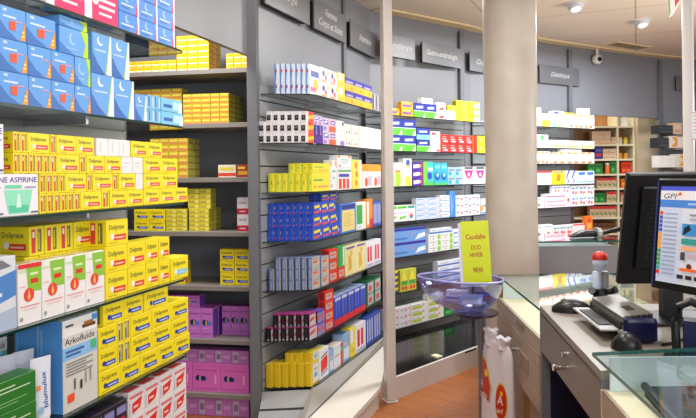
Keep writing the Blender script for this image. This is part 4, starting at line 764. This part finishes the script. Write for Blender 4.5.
# near display counter
root = empty('display_counter', (0, 0, 0), 'near glass topped counter at the lower right corner', 'counter')
poly_part('glass_top', [(.728, 1.955), (.69, 1.43), (.60, .75), (1.75, .75), (1.75, 2.02), (1.1, 2.0)], .947, .958, GLASSN, root, EDGEC)
poly_part('display_shelf', [(.762, 1.945), (.71, 1.43), (.62, .76), (1.72, .76), (1.72, 1.945)], .825, .845, CREAM, root)
poly_part('end_glass', [(.775, 1.937), (1.70, 1.937), (1.70, 1.945), (.775, 1.945)], .8455, .9465, FROST, root)
poly_part('side_panel', [(.755, 1.962), (.752, 1.948), (1.70, 1.948), (1.70, 1.962)], 0, .8445, WHITEM, root)
poly_part('top_rail', [(.752, 1.945), (.70, 1.43), (.61, .76), (.622, .76), (.712, 1.43), (.7615, 1.945)], .775, .85, WOODC, root)
poly_part('drawer', [(.749, 1.945), (.697, 1.43), (.607, .76), (.625, .76), (.712, 1.43), (.7615, 1.945)], .50, .77, WOODC, root)
poly_part('cabinet_body', [(.77, 1.94), (.72, 1.43), (.63, .76), (1.71, .76), (1.71, 1.94)], .08, .8245, WOODC, root)
for x, y in ((1.22, 1.90), (1.6, 1.0)):
    m = MB(); m.lathe([(.009, .8455), (.009, .9465)], (x, y, 0), CHROME, 12); m.build('spacer', root, smooth=True)
root = empty('product_tray', (0, 0, 0), 'black tray under the near counter glass', 'tray')
poly_part('tray', [(.86, 1.90), (.775, 1.38), (.74, 1.05), (1.6, 1.05), (1.6, 1.90)], .846, .872, BLACKMAT, root)
m = MB(); m.tube([(.862, 1.905, .872), (.775, 1.38, .872), (.738, 1.05, .872)], .012, BLACKPL, 8); m.build('rim', root, smooth=True)
for i, (x, y) in enumerate(((.97, 1.8),)):
    m = MB(); m.box(-.03, -.02, 0, .03, .02, .018, BLACKPL, bev=.004)
    tag(m.build('product_box', loc=(x, y, .8725)), ['small black pack nearest the front corner of the black tray', 'small black pack at the back right of the black tray', 'small black pack nearest the viewer in the black tray'][i], 'box')

# bowl on pole
bx, by = .635, 3.60
root = empty('display_bowl', (bx, by, 0), 'violet clear display bowl on a grey pole', 'bowl')
def bowl_ring(s, z, n=48, ox=0):
    out = []
    for i in range(n):
        a = 2*math.pi*i/n; c, si = math.cos(a), math.sin(a)
        rx = .215*s if c > 0 else .255*s*(1-.10*abs(si)**2); ry = .20*s
        out.append((rx*c+ox, ry*math.copysign(abs(si)**(1.15 if c < 0 else 1), si), z))
    return out
prof = [(1.0, .922), (.985, .903), (.93, .862), (.82, .818), (.66, .78), (.45, .75), (.2, .738), (.04, .735)]
tilt = lambda z, x: z+.045*(-x)
def mkring(s, z, d=0): return [(x+.03*(1-s), y, tilt(z+d, x)) for x, y, _ in bowl_ring(s, z)]
m = MB(); rings = [mkring(s, z) for s, z in prof]+[mkring(max(s-.02, .01), z, .006) for s, z in prof[::-1]]
m.loft(rings+[rings[0]], BOWLM, cap=False); m.build('bowl', root, smooth=True)
m = MB(); m.tube([(x, y, z) for x, y, z in mkring(1.0, .924)]+[mkring(1.0, .924)[0]], .006, mat('rim_violet', '9C9EE0', .2), 8); m.build('rim', root, smooth=True)
m = MB(); m.lathe([(.017, .011), (.017, .715)], (.09, 0, 0), mat('pole_grey', '8A8D96', .3, .6), 18); m.build('pole', root, smooth=True)
m = MB(); m.lathe([(.14, 0), (.14, .006), (.03, .0105)], (.09, 0, 0), mat('pole_grey', '8A8D96', .3, .6), 32); m.build('base', root, smooth=True)
m = MB(); m.lathe([(.022, .7155), (.12, .728), (.13, .742)], (.06, 0, -.006), mat('bowl_cup', '241C38', .25), 28); m.build('cup', root, smooth=True)
# contents of bowl
def bowlbox(key, x, y, z, w, h, d, rz, label):
    me = carton_mesh(key, w, h, d); o = bpy.data.objects.new('sample_carton', me); COL.objects.link(o); o.location = (bx+x, by+y, z); o.rotation_euler = (.0, 0, rz); tag(o, label, 'carton')
bowlbox('bl2', .03, -.02, .782, .13, .05, .05, .2, 'pale blue carton lying in front inside the violet bowl'); bowlbox('wbl', -.03, .045, .793, .12, .055, .05, -.3, 'white and blue carton lying at back inside the violet bowl'); bowlbox('nb', .11, .03, .79, .07, .05, .05, .5, 'dark blue carton at right inside the violet bowl')
# card sign
root = empty('price_card', (.705, 3.56, .84), 'lime yellow price card standing in the violet bowl', 'card', -.12)
def cardf(u, v, o): return (-.077+.154*u+(v*.004), -.0015-o, v*.355)
m = MB(); M_ = Matrix.Rotation(math.radians(2.5), 4, 'Y')
CY = 'D3E021'; RED = 'B03C1C'
m2 = MB(); m2.box(-.072, -.0015, .06, .079, .0015, .40, paper(CY)); 
ff = lambda u, v, o: (-.072+.151*u, -.0016-o, .06+.34*v)
draw(m2, [T('Caudalie', .16, .71, .86, .085, RED), T('DUO', .34, .54, .68, .075, RED), T('HIVER', .28, .42, .74, .075, RED), T('9€90', .36, .17, .70, .085, RED)], ff, .151, .34)
o = m2.build('card', root, fix=False); o.rotation_euler = (0, math.radians(-3), 0)
m = MB(); m.box(-.092, .003, .04, .05, .005, .39, paper('DDE0EE')); o = m.build('backing_sheet', root); o.rotation_euler = (0, math.radians(-2), 0)

# plastic bag hanging at the counter
root = empty('carrier_bag', (.79, 3.44, .09), 'white plastic carrier bag with red and yellow logos', 'bag', math.atan2(-.9, .44))
def bag_ring(t):
    z = .0+.52*t; w = .128*(1-.10*t) if t < .9 else .128*(.91-(t-.9)*2.6); th = .045*(1-.5*t)
    out = []
    for i in range(36):
        a = 2*math.pi*i/36; c, s = math.cos(a), math.sin(a)
        rip = 1+.10*math.sin(a*7+t*3)*(.4+t)
        out.append((w*math.copysign(abs(c)**.7, c), th*rip*math.copysign(abs(s)**.8, s)-.01, z))
    return out
BAGM = mat('white_plastic_film', 'E6E3EA', .3, 0, .04, 9, bump=.35)
m = MB(); m.loft([bag_ring(t/14) for t in range(15)], BAGM); m.build('bag_body', root, smooth=True)
for hx, hz in ((-.055, .505), (.05, .48)):
    m = MB(); rr = []
    for t in range(7):
        f = t/6; w = .042-.014*math.sin(f*math.pi)+.01*f
        rr.append([(hx+w*math.cos(k*math.pi/8)*(1+.2*math.sin(k*3+t*1.7)), -.01+.03*math.sin(k*math.pi/8)*(1+.2*math.cos(k*2+t)), .49+(hz+.07-.49)*f+.008*math.sin(k*2.1)) for k in range(16)])
    m.loft(rr, BAGM); m.build('handle', root, smooth=True)
def bag_y(x, z):
    t = max(0, min(1, z/.52)); w = .128*(1-.10*t) if t < .9 else .128*(.91-(t-.9)*2.6); th = .045*(1-.5*t)
    c = max(-1, min(1, abs(x)/w))**(1/.7); return -.01-th*(1+.12*(.4+t))*(max(0, 1-c*c)**.5)**.8-.0015
def bagprint(elems, W, Hh, x0, z0, par, name):
    m = MB()
    for i, (kind, pts, c) in enumerate(elems):
        if kind == 'poly':
            # fan with inner ring so the print follows the film
            cx = sum(p[0] for p in pts)/len(pts); cz = sum(p[1] for p in pts)/len(pts); K = 5
            ringsp = [[(cx+(p[0]-cx)*k/K, cz+(p[1]-cz)*k/K) for p in pts] for k in range(1, K+1)]
            f3 = lambda p: (x0+p[0], bag_y(x0+p[0], z0+p[1])-.0006*i, z0+p[1])
            n = len(pts)
            for j in range(n): m.face([f3((cx, cz)), f3(ringsp[0][j]), f3(ringsp[0][(j+1) % n])], paper(c))
            for k in range(K-1):
                for j in range(n): m.face([f3(ringsp[k][j]), f3(ringsp[k+1][j]), f3(ringsp[k+1][(j+1) % n]), f3(ringsp[k][(j+1) % n])], paper(c))
        else:
            t, u0, v0, u1, h = pts; vs, fs, _ = text_geo(t, .1)
            m.add([(x0+u0+x*(u1-u0), bag_y(x0+u0+x*(u1-u0), z0+v0)-.003-.0006*i, z0+v0+y*h) for x, y in vs], fs, paper(c))
    return m.build(name, par, fix=False)
ell = lambda cx, cz, a, b, n=24: [(cx+a*math.cos(2*math.pi*k/n), cz+b*math.sin(2*math.pi*k/n)) for k in range(n)]
bagprint([('poly', [(-.085, .11), (.022, .135), (.034, .22), (-.01, .34), (-.05, .375), (-.085, .355)], 'E8B82A'), ('poly', [(-.08, .118), (.015, .142), (.026, .22), (-.014, .33), (-.05, .365), (-.08, .345)], 'C8281E'), ('poly', ell(-.012, .285, .017, .02), 'F2C21E'), ('text', ('A', -.065, .205, -.03, .045), 'F4EEEA'), ('text', ('orlis', -.07, .152, .008, .036), 'F4EEEA')], .1, .1, -.045, .06, root, 'logo')
bagprint([('poly', ell(0, 0, .042, .10), 'E8C22A'), ('poly', ell(0, 0, .037, .092), 'CC2A1E'), ('poly', ell(.004, .045, .010, .014), 'F2C21E'), ('text', ('A', -.02, -.01, .02, .045), 'F4EEEA'), ('text', ('orl', -.022, -.055, .02, .028), 'F4EEEA')], .1, .1, .065, .225, root, 'logo')
# ------------------------------------------------------------------ things on the desk
DZ = .9005
root = empty('computer_mouse', (.955, 2.80, DZ), 'rounded black mouse at the far end of the desk', 'mouse', -.25)
def mouse(root, sx, sy, sz, m_, m2_):
    m = MB(); rings = []
    for t in range(11):
        a = t/10; w = sy*math.sin(math.pi*(.06+.88*a))**.55; h = sz*math.sin(math.pi*(.08+.8*a))**.8
        rings.append([(-sx+2*sx*a, w*math.cos(math.pi*k/10), .001+h*math.sin(math.pi*k/10)**.8) for k in range(11)]+[(-sx+2*sx*a, -w*.9, 0), (-sx+2*sx*a, w*.9, 0)])
    m.loft(rings, m_); m.build('shell', root, smooth=True)
    m = MB(); m.tube([(-sx*.55, 0, sz*.86), (-sx*.3, 0, sz*1.0)], .006, m2_, 8); m.build('scroll_wheel', root, smooth=True)
mouse(root, .08, .05, .055, BLACKPL, SILVER)
root = empty('computer_mouse', (.935, 2.20, DZ), 'black round device with small glint beside the printer end', 'mouse', -1.0)
mouse(root, .048, .046, .058, BLACKPL, SILVER)
m = MB(); m.tube([(1.07, 2.23, .905), (1.14, 2.26, .906), (1.22, 2.34, .906), (1.34, 2.36, .906)], .005, BLACKPL, 8); tag(m.build('cable', smooth=True), 'black cable curving across the desk from the printer', 'cable')

# cheque printer
root = empty('receipt_printer', (1.03, 2.49, DZ), 'black desk printer with silver lid and paper tray', 'printer', math.radians(-95))
# local x runs towards the viewer along the desk, local y towards the staff side
m = MB(); m.box(-.20, -.055, .008, .20, .06, .072, BLACKPL, bev=.012); m.build('body', root)
m = MB()
m.add([(-.19, -.045, .073), (.185, -.045, .073), (.185, .06, .086), (-.19, .06, .086), (-.19, -.045, .083), (.185, -.045, .083), (.185, .06, .096), (-.19, .06, .096)], [(3,2,1,0),(4,5,6,7),(0,1,5,4),(1,2,6,5),(2,3,7,6),(3,0,4,7)], mat('printer_lid', '77756F', .35, .2, .1, 30)); lid = m.build('lid', root)
m = MB(); m.add([(.02, .0, .0892), (.10, .0, .0892), (.10, .03, .0929), (.02, .03, .0929)], [(0,1,2,3)], BLACKMAT); m.build('emblem', lid, fix=False)
m = MB(); m.box(-.19, -.125, .034, .195, -.058, .042, SILVER, bev=.003); tr = m.build('paper_tray', root)
m = MB(); m.box(-.13, -.112, .0425, .13, -.066, .0455, BLACKMAT); m.build('keypad', tr)
m = MB(); m.box(.202, -.055, .004, .24, .06, .090, BLUELITPL, bev=.014); m.build('end_cover', root)
for i in range(5):
    m = MB(); m.box(.187, -.038+.02*i, .074, .199, -.026+.02*i, .088+.002*i, BLACKMAT); m.build('button', root)
for sx in (-.17, .17):
    for sy in (-.04, .045):
        m = MB(); m.lathe([(.012, 0), (.012, .0078)], (sx, sy, 0), BLACKMAT, 10); m.build('foot', root, smooth=True)

# red capped pen holder figure
root = empty('pen_holder', (1.09, 2.82, DZ), 'small upright pen holder with white head and red cap', 'holder', .1)
m = MB(); m.lathe([(.032, 0), (.034, .01), (.030, .085), (.026, .095)], (0, 0, 0), BLACKPL, 18); m.build('base', root, smooth=True)
for sx in (-1, 1):
    m = MB(); m.tube([(sx*.02, -.008, .08), (sx*.045, -.015, .084), (sx*.055, -.03, .094)], [.011, .014, .016], BLACKPL, 10); m.build('arm', root, smooth=True)
m = MB(); m.lathe([(.017, .0955), (.017, .165), (.012, .171)], (-.018, 0, 0), mat('pale_blue_white', 'CBD6EE', .35), 14); m.build('white_tube', root, smooth=True)
m = MB(); m.lathe([(.016, .0955), (.016, .168)], (.022, .004, 0), SILVER, 14); m.build('grey_tube', root, smooth=True)
m = MB(); m.lathe([(.001, .1715), (.020, .176), (.031, .196), (.033, .213), (.031, .22)], (-.002, 0, 0), mat('pale_blue_white', 'CBD6EE', .35), 20); m.build('head', root, smooth=True)
m = MB(); m.lathe([(.033, .2205), (.033, .233), (.028, .246), (.014, .254), (.001, .256)], (-.002, 0, 0), mat('red_cap', 'C8281E', .35), 20); m.build('cap', root, smooth=True)

# monitors
def place(o, loc, rot): o.location = loc; o.rotation_euler = rot
root = empty('computer_monitor', (1.305, 2.63, DZ), 'black monitor seen from behind with vent slots', 'monitor')
tiltm = Matrix.Translation((0, 0, .17)) @ Matrix.Rotation(math.radians(14), 4, 'X')
m = MB(); m.box(-.225, -.02, -.02, .225, .012, .44, BLACKPL, tiltm, bev=.008); m.build('casing', root)
m = MB(); m.box(-.17, -.038, .05, .17, -.0205, .39, BLACKPL, tiltm, bev=.006); bk = m.build('back_cover', root)
m = MB()
for i in range(14):
    for j in range(4): m.box(-.135+.02*j, -.0395, .10+.018*i, -.123+.02*j, -.0385, .108+.018*i, mat('vent_grey', '2A2A34', .4), tiltm)
m.build('vent', bk)
m = MB(); m.box(-.2, .0125, .02, .2, .014, .42, BLACKGL, tiltm); m.build('screen', root)
m = MB(); m.box(-.04, -.01, .012, .04, .03, .2, BLACKPL); m.build('neck', root)
m = MB(); m.box(-.20, -.12, 0, .22, .13, .0115, BLACKPL, bev=.004); m.build('stand_base', root)
ang = math.atan2(-.916, .402)
SL = (1.105, 2.385)
root = empty('computer_monitor', (SL[0]+.402*.25, SL[1]-.916*.25, DZ), 'black monitor showing a coloured web page', 'monitor', ang)
tiltm = Matrix.Translation((0, 0, .175)) @ Matrix.Rotation(math.radians(-6), 4, 'X')
SW, SH = .50, .40
m = MB(); m.box(-SW/2, 0, 0, SW/2, .035, SH, BLACKPL, tiltm, bev=.006); m.build('casing', root)
m = MB(); m.box(-SW/2+.004, -.0025, .004, -SW/2+.010, -.0005, SH-.01, mat('bezel_blue', '3A4278', .2), tiltm); m.build('bezel_edge', root)
m = MB(); m.box(-SW/2+.022, -.002, .028, SW/2-.022, -.0002, SH-.028, screen_mat('D4D8E2'), tiltm)
sw, sh = SW-.044, SH-.056
sf = lambda u, v, o: (tiltm @ Vector((-SW/2+.022+sw*u, -.0021-o, .028+sh*v)))
el = [R(0, .955, 1, 1, '4D5AD0'), R(0, .86, 1, .955, 'E2E0E4'), T('GPI', .03, .872, .15, .055, '5C6470', .2), P([(.15, .90), (.20, .915), (.175, .945)], 'E85A2A'), R(.34, .87, 1, .95, '8A4A86'), R(0, .78, 1, .86, '4C86D4'), R(.25, .81, .45, .83, '9CC0EC'), R(0, 0, .2, .78, 'C4CEE4')]
for i, c in enumerate(['D9482E', '4C5AC0', '4C5AC0', '4C5AC0', '4C5AC0', 'EEA02A', 'EEA02A', 'EEA02A', 'EEA02A', '3AA05A', '3AA05A', '3AA05A', '3AA05A', '38A8B0', 'D8362E']):
    el += [R(.005, .70-.044*i, .035, .735-.044*i, c), R(.05, .705-.044*i, .17, .72-.044*i, '9AA2BA')]
el += [R(.28, .70, .75, .72, '8A8C98'), R(.28, .655, .6, .675, 'A4A6B2'), R(.22, .50, .48, .62, '3C8CCB'), P([(.23, .5), (.30, .56), (.28, .61), (.24, .58)], '1C2430'), C(.36, .59, .03, '3C9A62'), R(.54, .52, .9, .6, 'B4B6C4'), R(.22, .41, .46, .47, '38988E'), R(.22, .35, .46, .39, 'E8A878'), R(.22, .25, .26, .33, '4A4048'), R(.28, .28, .45, .32, 'C0A8B4'), C(.30, .19, .03, '6A2A20'), R(.22, .14, .44, .17, 'EE6A2A')]
el += [R(.20+.075*i, .06, .255+.075*i, .1, '26262C') for i in range(8)]
draw(m, el, sf, sw, sh, screen_mat, .0003); m.build('screen', root, fix=False)
m = MB(); m.box(-.03, .036, .012, .03, .06, .24, BLACKPL); m.build('neck', root)
m = MB(); m.box(-.10, .0, 0, .10, .13, .0115, BLUELITPL, bev=.004); m.build('stand_base', root)
# hand scanner in its cradle
root = empty('barcode_scanner', (1.085, 2.065, DZ), 'black barcode scanner standing in front of the lit screen', 'scanner', -.5)
m = MB(); m.box(-.08, -.06, 0, .06, .06, .012, BLACKPL, bev=.004); m.build('cradle', root)
m = MB(); m.tube([(-.042, 0, .0125), (-.046, 0, .12), (-.034, 0, .168), (0, 0, .185), (.034, 0, .168), (.046, 0, .12), (.042, 0, .0125)], [.014, .013, .013, .014, .013, .013, .014], BLACKPL, 12); m.build('loop', root, smooth=True)
m = MB(); m.box(-.025, -.012, .135, .025, .008, .158, mat('scanner_window', 'C6C8CE', .2), bev=.003); m.build('window', root)
m = MB(); m.box(-.024, -.01, .013, .024, .01, .12, BLUELITPL, bev=.004); m.build('body', root)
# tubes on fifth left shelf
for i, (px, q0, dz, lb) in enumerate(((47, .015, .19, 'front white tube with blue lettering beside the tall fluid carton'), (30, .09, .2, 'white tube standing behind the green cartons, nearest the front tube'), (12, .10, .2, 'white tube behind the green cartons, farthest from fluid carton'))):
    z = .8; a = LEFT.S(px, q0, z); p = LEFT.P(a, q0+.02)
    root = empty('cosmetic_tube', (p.x, p.y, z), lb, 'tube', LEFT.th-.3, 'white cosmetic tubes')
    m = MB(); rings = []
    for t in range(9):
        f = t/8; zz = .022+f*(dz-.022); wx = .026+.006*f; wy = .022*(1-f)+.0012
        rings.append([(wx*math.cos(2*math.pi*k/20), wy*math.sin(2*math.pi*k/20), zz) for k in range(20)])
    m.loft(rings, paper('DDE3F0')); body = m.build('tube_body', root, smooth=True)
    m = MB(); m.lathe([(.023, 0), (.023, .0215)], (0, 0, 0), paper('E8EAF0'), 20); m.build('cap', root, smooth=True)
    m = MB(); vs, fs, _ = text_geo('blumulux', 0)
    ty = lambda z: -(.022*(1-(z-.022)/(dz-.022))+.0012)-.0012
    m.add([(.004-y*.014+.006, ty(.05+x*.10), .05+x*.10) for x, y in vs], fs, paper('2C5AA8'))
    m.face([(-.02, ty(.10)+.002, .10), (-.008, ty(.10), .10), (-.008, ty(.115), .115), (-.02, ty(.115)+.002, .112)], paper('EE8A5A'))
    m.face([(-.012+.008*math.cos(k*.52), ty(.045)-.0006, .045+.010*math.sin(k*.52)) for k in range(12)], paper('8FC4DE'))
    m.build('print', body, fix=False)

# ------------------------------------------------------------------ ceiling fittings
def downlight(x, y, label, on=True, e=22):
    root = empty('ceiling_spotlight', (x, y, 3.0), label, 'spotlight', 0, 'round ceiling spotlights')
    m = MB(); m.lathe([(.095, -.0005), (.095, -.006), (.078, -.012), (.074, -.0125)], (0, 0, 0), WHITEM, 28); m.build('ring', root, smooth=True)
    Mx = Matrix.Rotation(math.radians(-22), 4, 'X')
    m = MB(); m.lathe([(.07, -.014), (.066, -.04), (.052, -.066), (.046, -.066), (.046, -.05), (.001, -.05)], (0, 0, -.004), mat('lamp_shell', 'C9CED8', .35), 28, M=Mx); m.build('lamp_shell', root, smooth=True)
    m = MB(); m.lathe([(.001, -.0535), (.042, -.0535), (.042, -.0575), (.001, -.0575)], (0, 0, -.004), mat('lamp_glow', 'FFF2DC', .4, emit=1.6), 20, M=Mx); m.build('lamp', root)
downlight(2.03, 5.76, 'round ceiling spotlight nearest the column'); downlight(2.92, 6.42, 'round ceiling spotlight beside the ceiling vent')
root = empty('security_camera', (3.02, 7.84, 2.86), 'white ball security camera high on the far wall', 'camera')
m = MB(); m.lathe([(.001, -.062), (.03, -.055), (.055, -.03), (.062, 0), (.055, .03), (.03, .055), (.001, .062)], (0, 0, 0), WHITEM, 24); m.build('housing', root, smooth=True)
m = MB(); m.lathe([(.028, 0), (.028, .012), (.001, .014)], (0, 0, .052), BLACKGL, 20, M=None); o = m.build('lens', root, smooth=True); o.rotation_euler = (math.radians(96), 0, math.radians(10)); 
m = MB(); m.tube([(0, 0, .055), (.0, .0, .138)], .018, WHITEM, 12); m.build('stem', root, smooth=True)
root = empty('ceiling_vent', (3.33, 7.70, 3.0), 'dark slotted vent in the ceiling near the far wall', 'vent', .55)
m = MB(); m.box(-.32, -.09, -.012, .32, .09, -.0005, TRIMM); m.build('frame', root)
m = MB(); m.box(-.30, -.075, -.0135, .30, .075, -.0122, DARK); m.build('opening', root)
for i in range(10):
    m = MB(); m.box(-.298+.064*i, -.075, -.018, -.292+.064*i, .075, -.0137, TRIMM); m.build('slat', root)
# hanging paper pennant
root = empty('hanging_pennant', (2.36, 4.75, 0), 'red and green pennant hanging from the ceiling near the slim pole', 'pennant', .2)
m = MB(); pts = [(-.02, 2.96), (.17, 2.96), (.13, 2.80), (.03, 2.64), (-.0, 2.62)]
m.add([(x, y, z) for y in (0, .003) for x, z in pts], [(0, 1, 2, 3, 4), (9, 8, 7, 6, 5)]+[(i, (i+1) % 5, 5+(i+1) % 5, 5+i) for i in range(5)], paper('EDE9E4'))
for off, pp, c in ((-.0006, [(.04, 2.95), (.165, 2.95), (.125, 2.81), (.05, 2.70)], 'C8505E'), (-.0006, [(-.016, 2.95), (-.004, 2.95), (.012, 2.66), (.0, 2.63)], '7CB86A')):
    m.face([(x, off, z) for x, z in pp], paper(c))
m.build('panel', root, fix=False)
m = MB(); m.tube([(.07, .0015, 2.96), (.07, .0015, 2.999)], .002, WHITEM, 6); m.build('thread', root)

# ------------------------------------------------------------------ labels for the cartons
from collections import defaultdict
LEVN = {id(LEFT): 'of left rack', id(CEN): 'of centre rack', id(RGT): 'behind bowl', id(COLB): 'right of column', id(STORE): 'in storeroom gap', id(BK): 'of cream bookcase', id(WDB): 'beside slim pole'}
rows = defaultdict(list); maxrow = defaultdict(int)
for c in CART: maxrow[(id(c[2][0]), c[2][1])] = max(maxrow[(id(c[2][0]), c[2][1])], c[3])
for c in CART: rows[(c[1], id(c[2][0]), c[2][1], c[3], c[5])].append(c)
def nshelf(k): return ['top', 'second', 'third', 'fourth', 'fifth', 'sixth', 'seventh', 'lowest'][k]
for (key, b, lev, row, deep), cs in rows.items():
    cs.sort(key=lambda c: c[4]); d = D[key]['desc']; mr = maxrow[(b, lev)]
    for i, c in enumerate(cs):
        ph = []
        if len(cs) > 1: ph.append(ORD[i+1]+' '+d)
        else: ph.append(d)
        w = []
        if mr > 1: w.append(['', 'bottom', 'second', 'third', 'fourth', 'fifth', 'sixth', 'seventh', 'eighth', 'ninth'][row]+' layer')
        if deep: w.append(ORD[deep+1]+' deep')
        w.append(nshelf(lev)+' shelf '+LEVN[b])
        lab = ', '.join(ph+w)
        c[0]['label'] = lab; c[0]['category'] = 'carton'; c[0]['group'] = D[key]['desc'].replace('carton', 'cartons')+' on the '+nshelf(lev)+' shelf '+LEVN[b]
        if len(lab.split()) > 16: print('LONG', lab)

# ------------------------------------------------------------------ light
W = bpy.data.worlds.new('daylight'); bpy.context.scene.world = W; W.use_nodes = True
W.node_tree.nodes['Background'].inputs['Color'].default_value = (.86, .92, 1, 1); W.node_tree.nodes['Background'].inputs['Strength'].default_value = .55
def area(name, loc, target, sx, sy, e, col):
    l = bpy.data.lights.new(name, 'AREA'); l.shape = 'RECTANGLE'; l.size = sx; l.size_y = sy; l.energy = e; l.color = col
    o = bpy.data.objects.new(name, l); COL.objects.link(o); o.location = loc
    o.rotation_euler = (Vector(target)-Vector(loc)).to_track_quat('-Z', 'Y').to_euler(); return o
area('shop_window_light', (1.2, -2.2, 1.8), (.2, 3, 2.3), 4.5, 2.4, 70, (.93, .96, 1))
for i, (x, y, e, c) in enumerate(((.0, 1.4, 20, (1, .93, .84)), (.35, 2.9, 32, (1, .92, .81)), (1.0, 4.9, 36, (1, .97, .93)), (2.1, 5.9, 66, (.95, .97, 1)), (1.7, 2.6, 20, (.9, .94, 1)), (3.2, 6.8, 44, (.88, .94, 1)), (-.75, 3.62, 7, (1, .95, .88)), (3.45, 8.72, 14, (1, .95, .88)), (-1.05, 3.5, 34, (1, .95, .9)))):  # storeroom and bookcase ones are unseen fills added to brighten the shelving
    area('ceiling_and_fill_light', (x, y, 2.9), (x, y, 0), .5, .5, e, c)
area('ceiling_fill', (3.7, 4.6, 1.9), (2.3, 5.4, 3), 1.2, .5, 46, (1, .97, .92))  # unseen fill, added to brighten the ceiling on the right
area('ceiling_fill', (1.6, .2, 2.0), (.9, 2.2, 3), 1.2, .5, 22, (1, .97, .92))  # another added fill out of view, aimed up at the ceiling

# ------------------------------------------------------------------ camera
cam = bpy.data.cameras.new('camera'); co = bpy.data.objects.new('camera', cam); COL.objects.link(co)
cam.sensor_fit = 'HORIZONTAL'; cam.sensor_width = 36; cam.lens = F/696*36; cam.shift_y = -34/696; cam.clip_start = .05
co.matrix_world = Matrix.Translation((0, 0, EYE)) @ Matrix.Rotation(ROLL, 4, 'Y') @ Matrix.Rotation(math.radians(90), 4, 'X')
sc = bpy.context.scene; sc.camera = co
sc.view_settings.view_transform = 'Standard'; sc.view_settings.look = 'None'; sc.view_settings.exposure = -.18; sc.view_settings.gamma = 1
sc.view_settings.use_curve_mapping = False
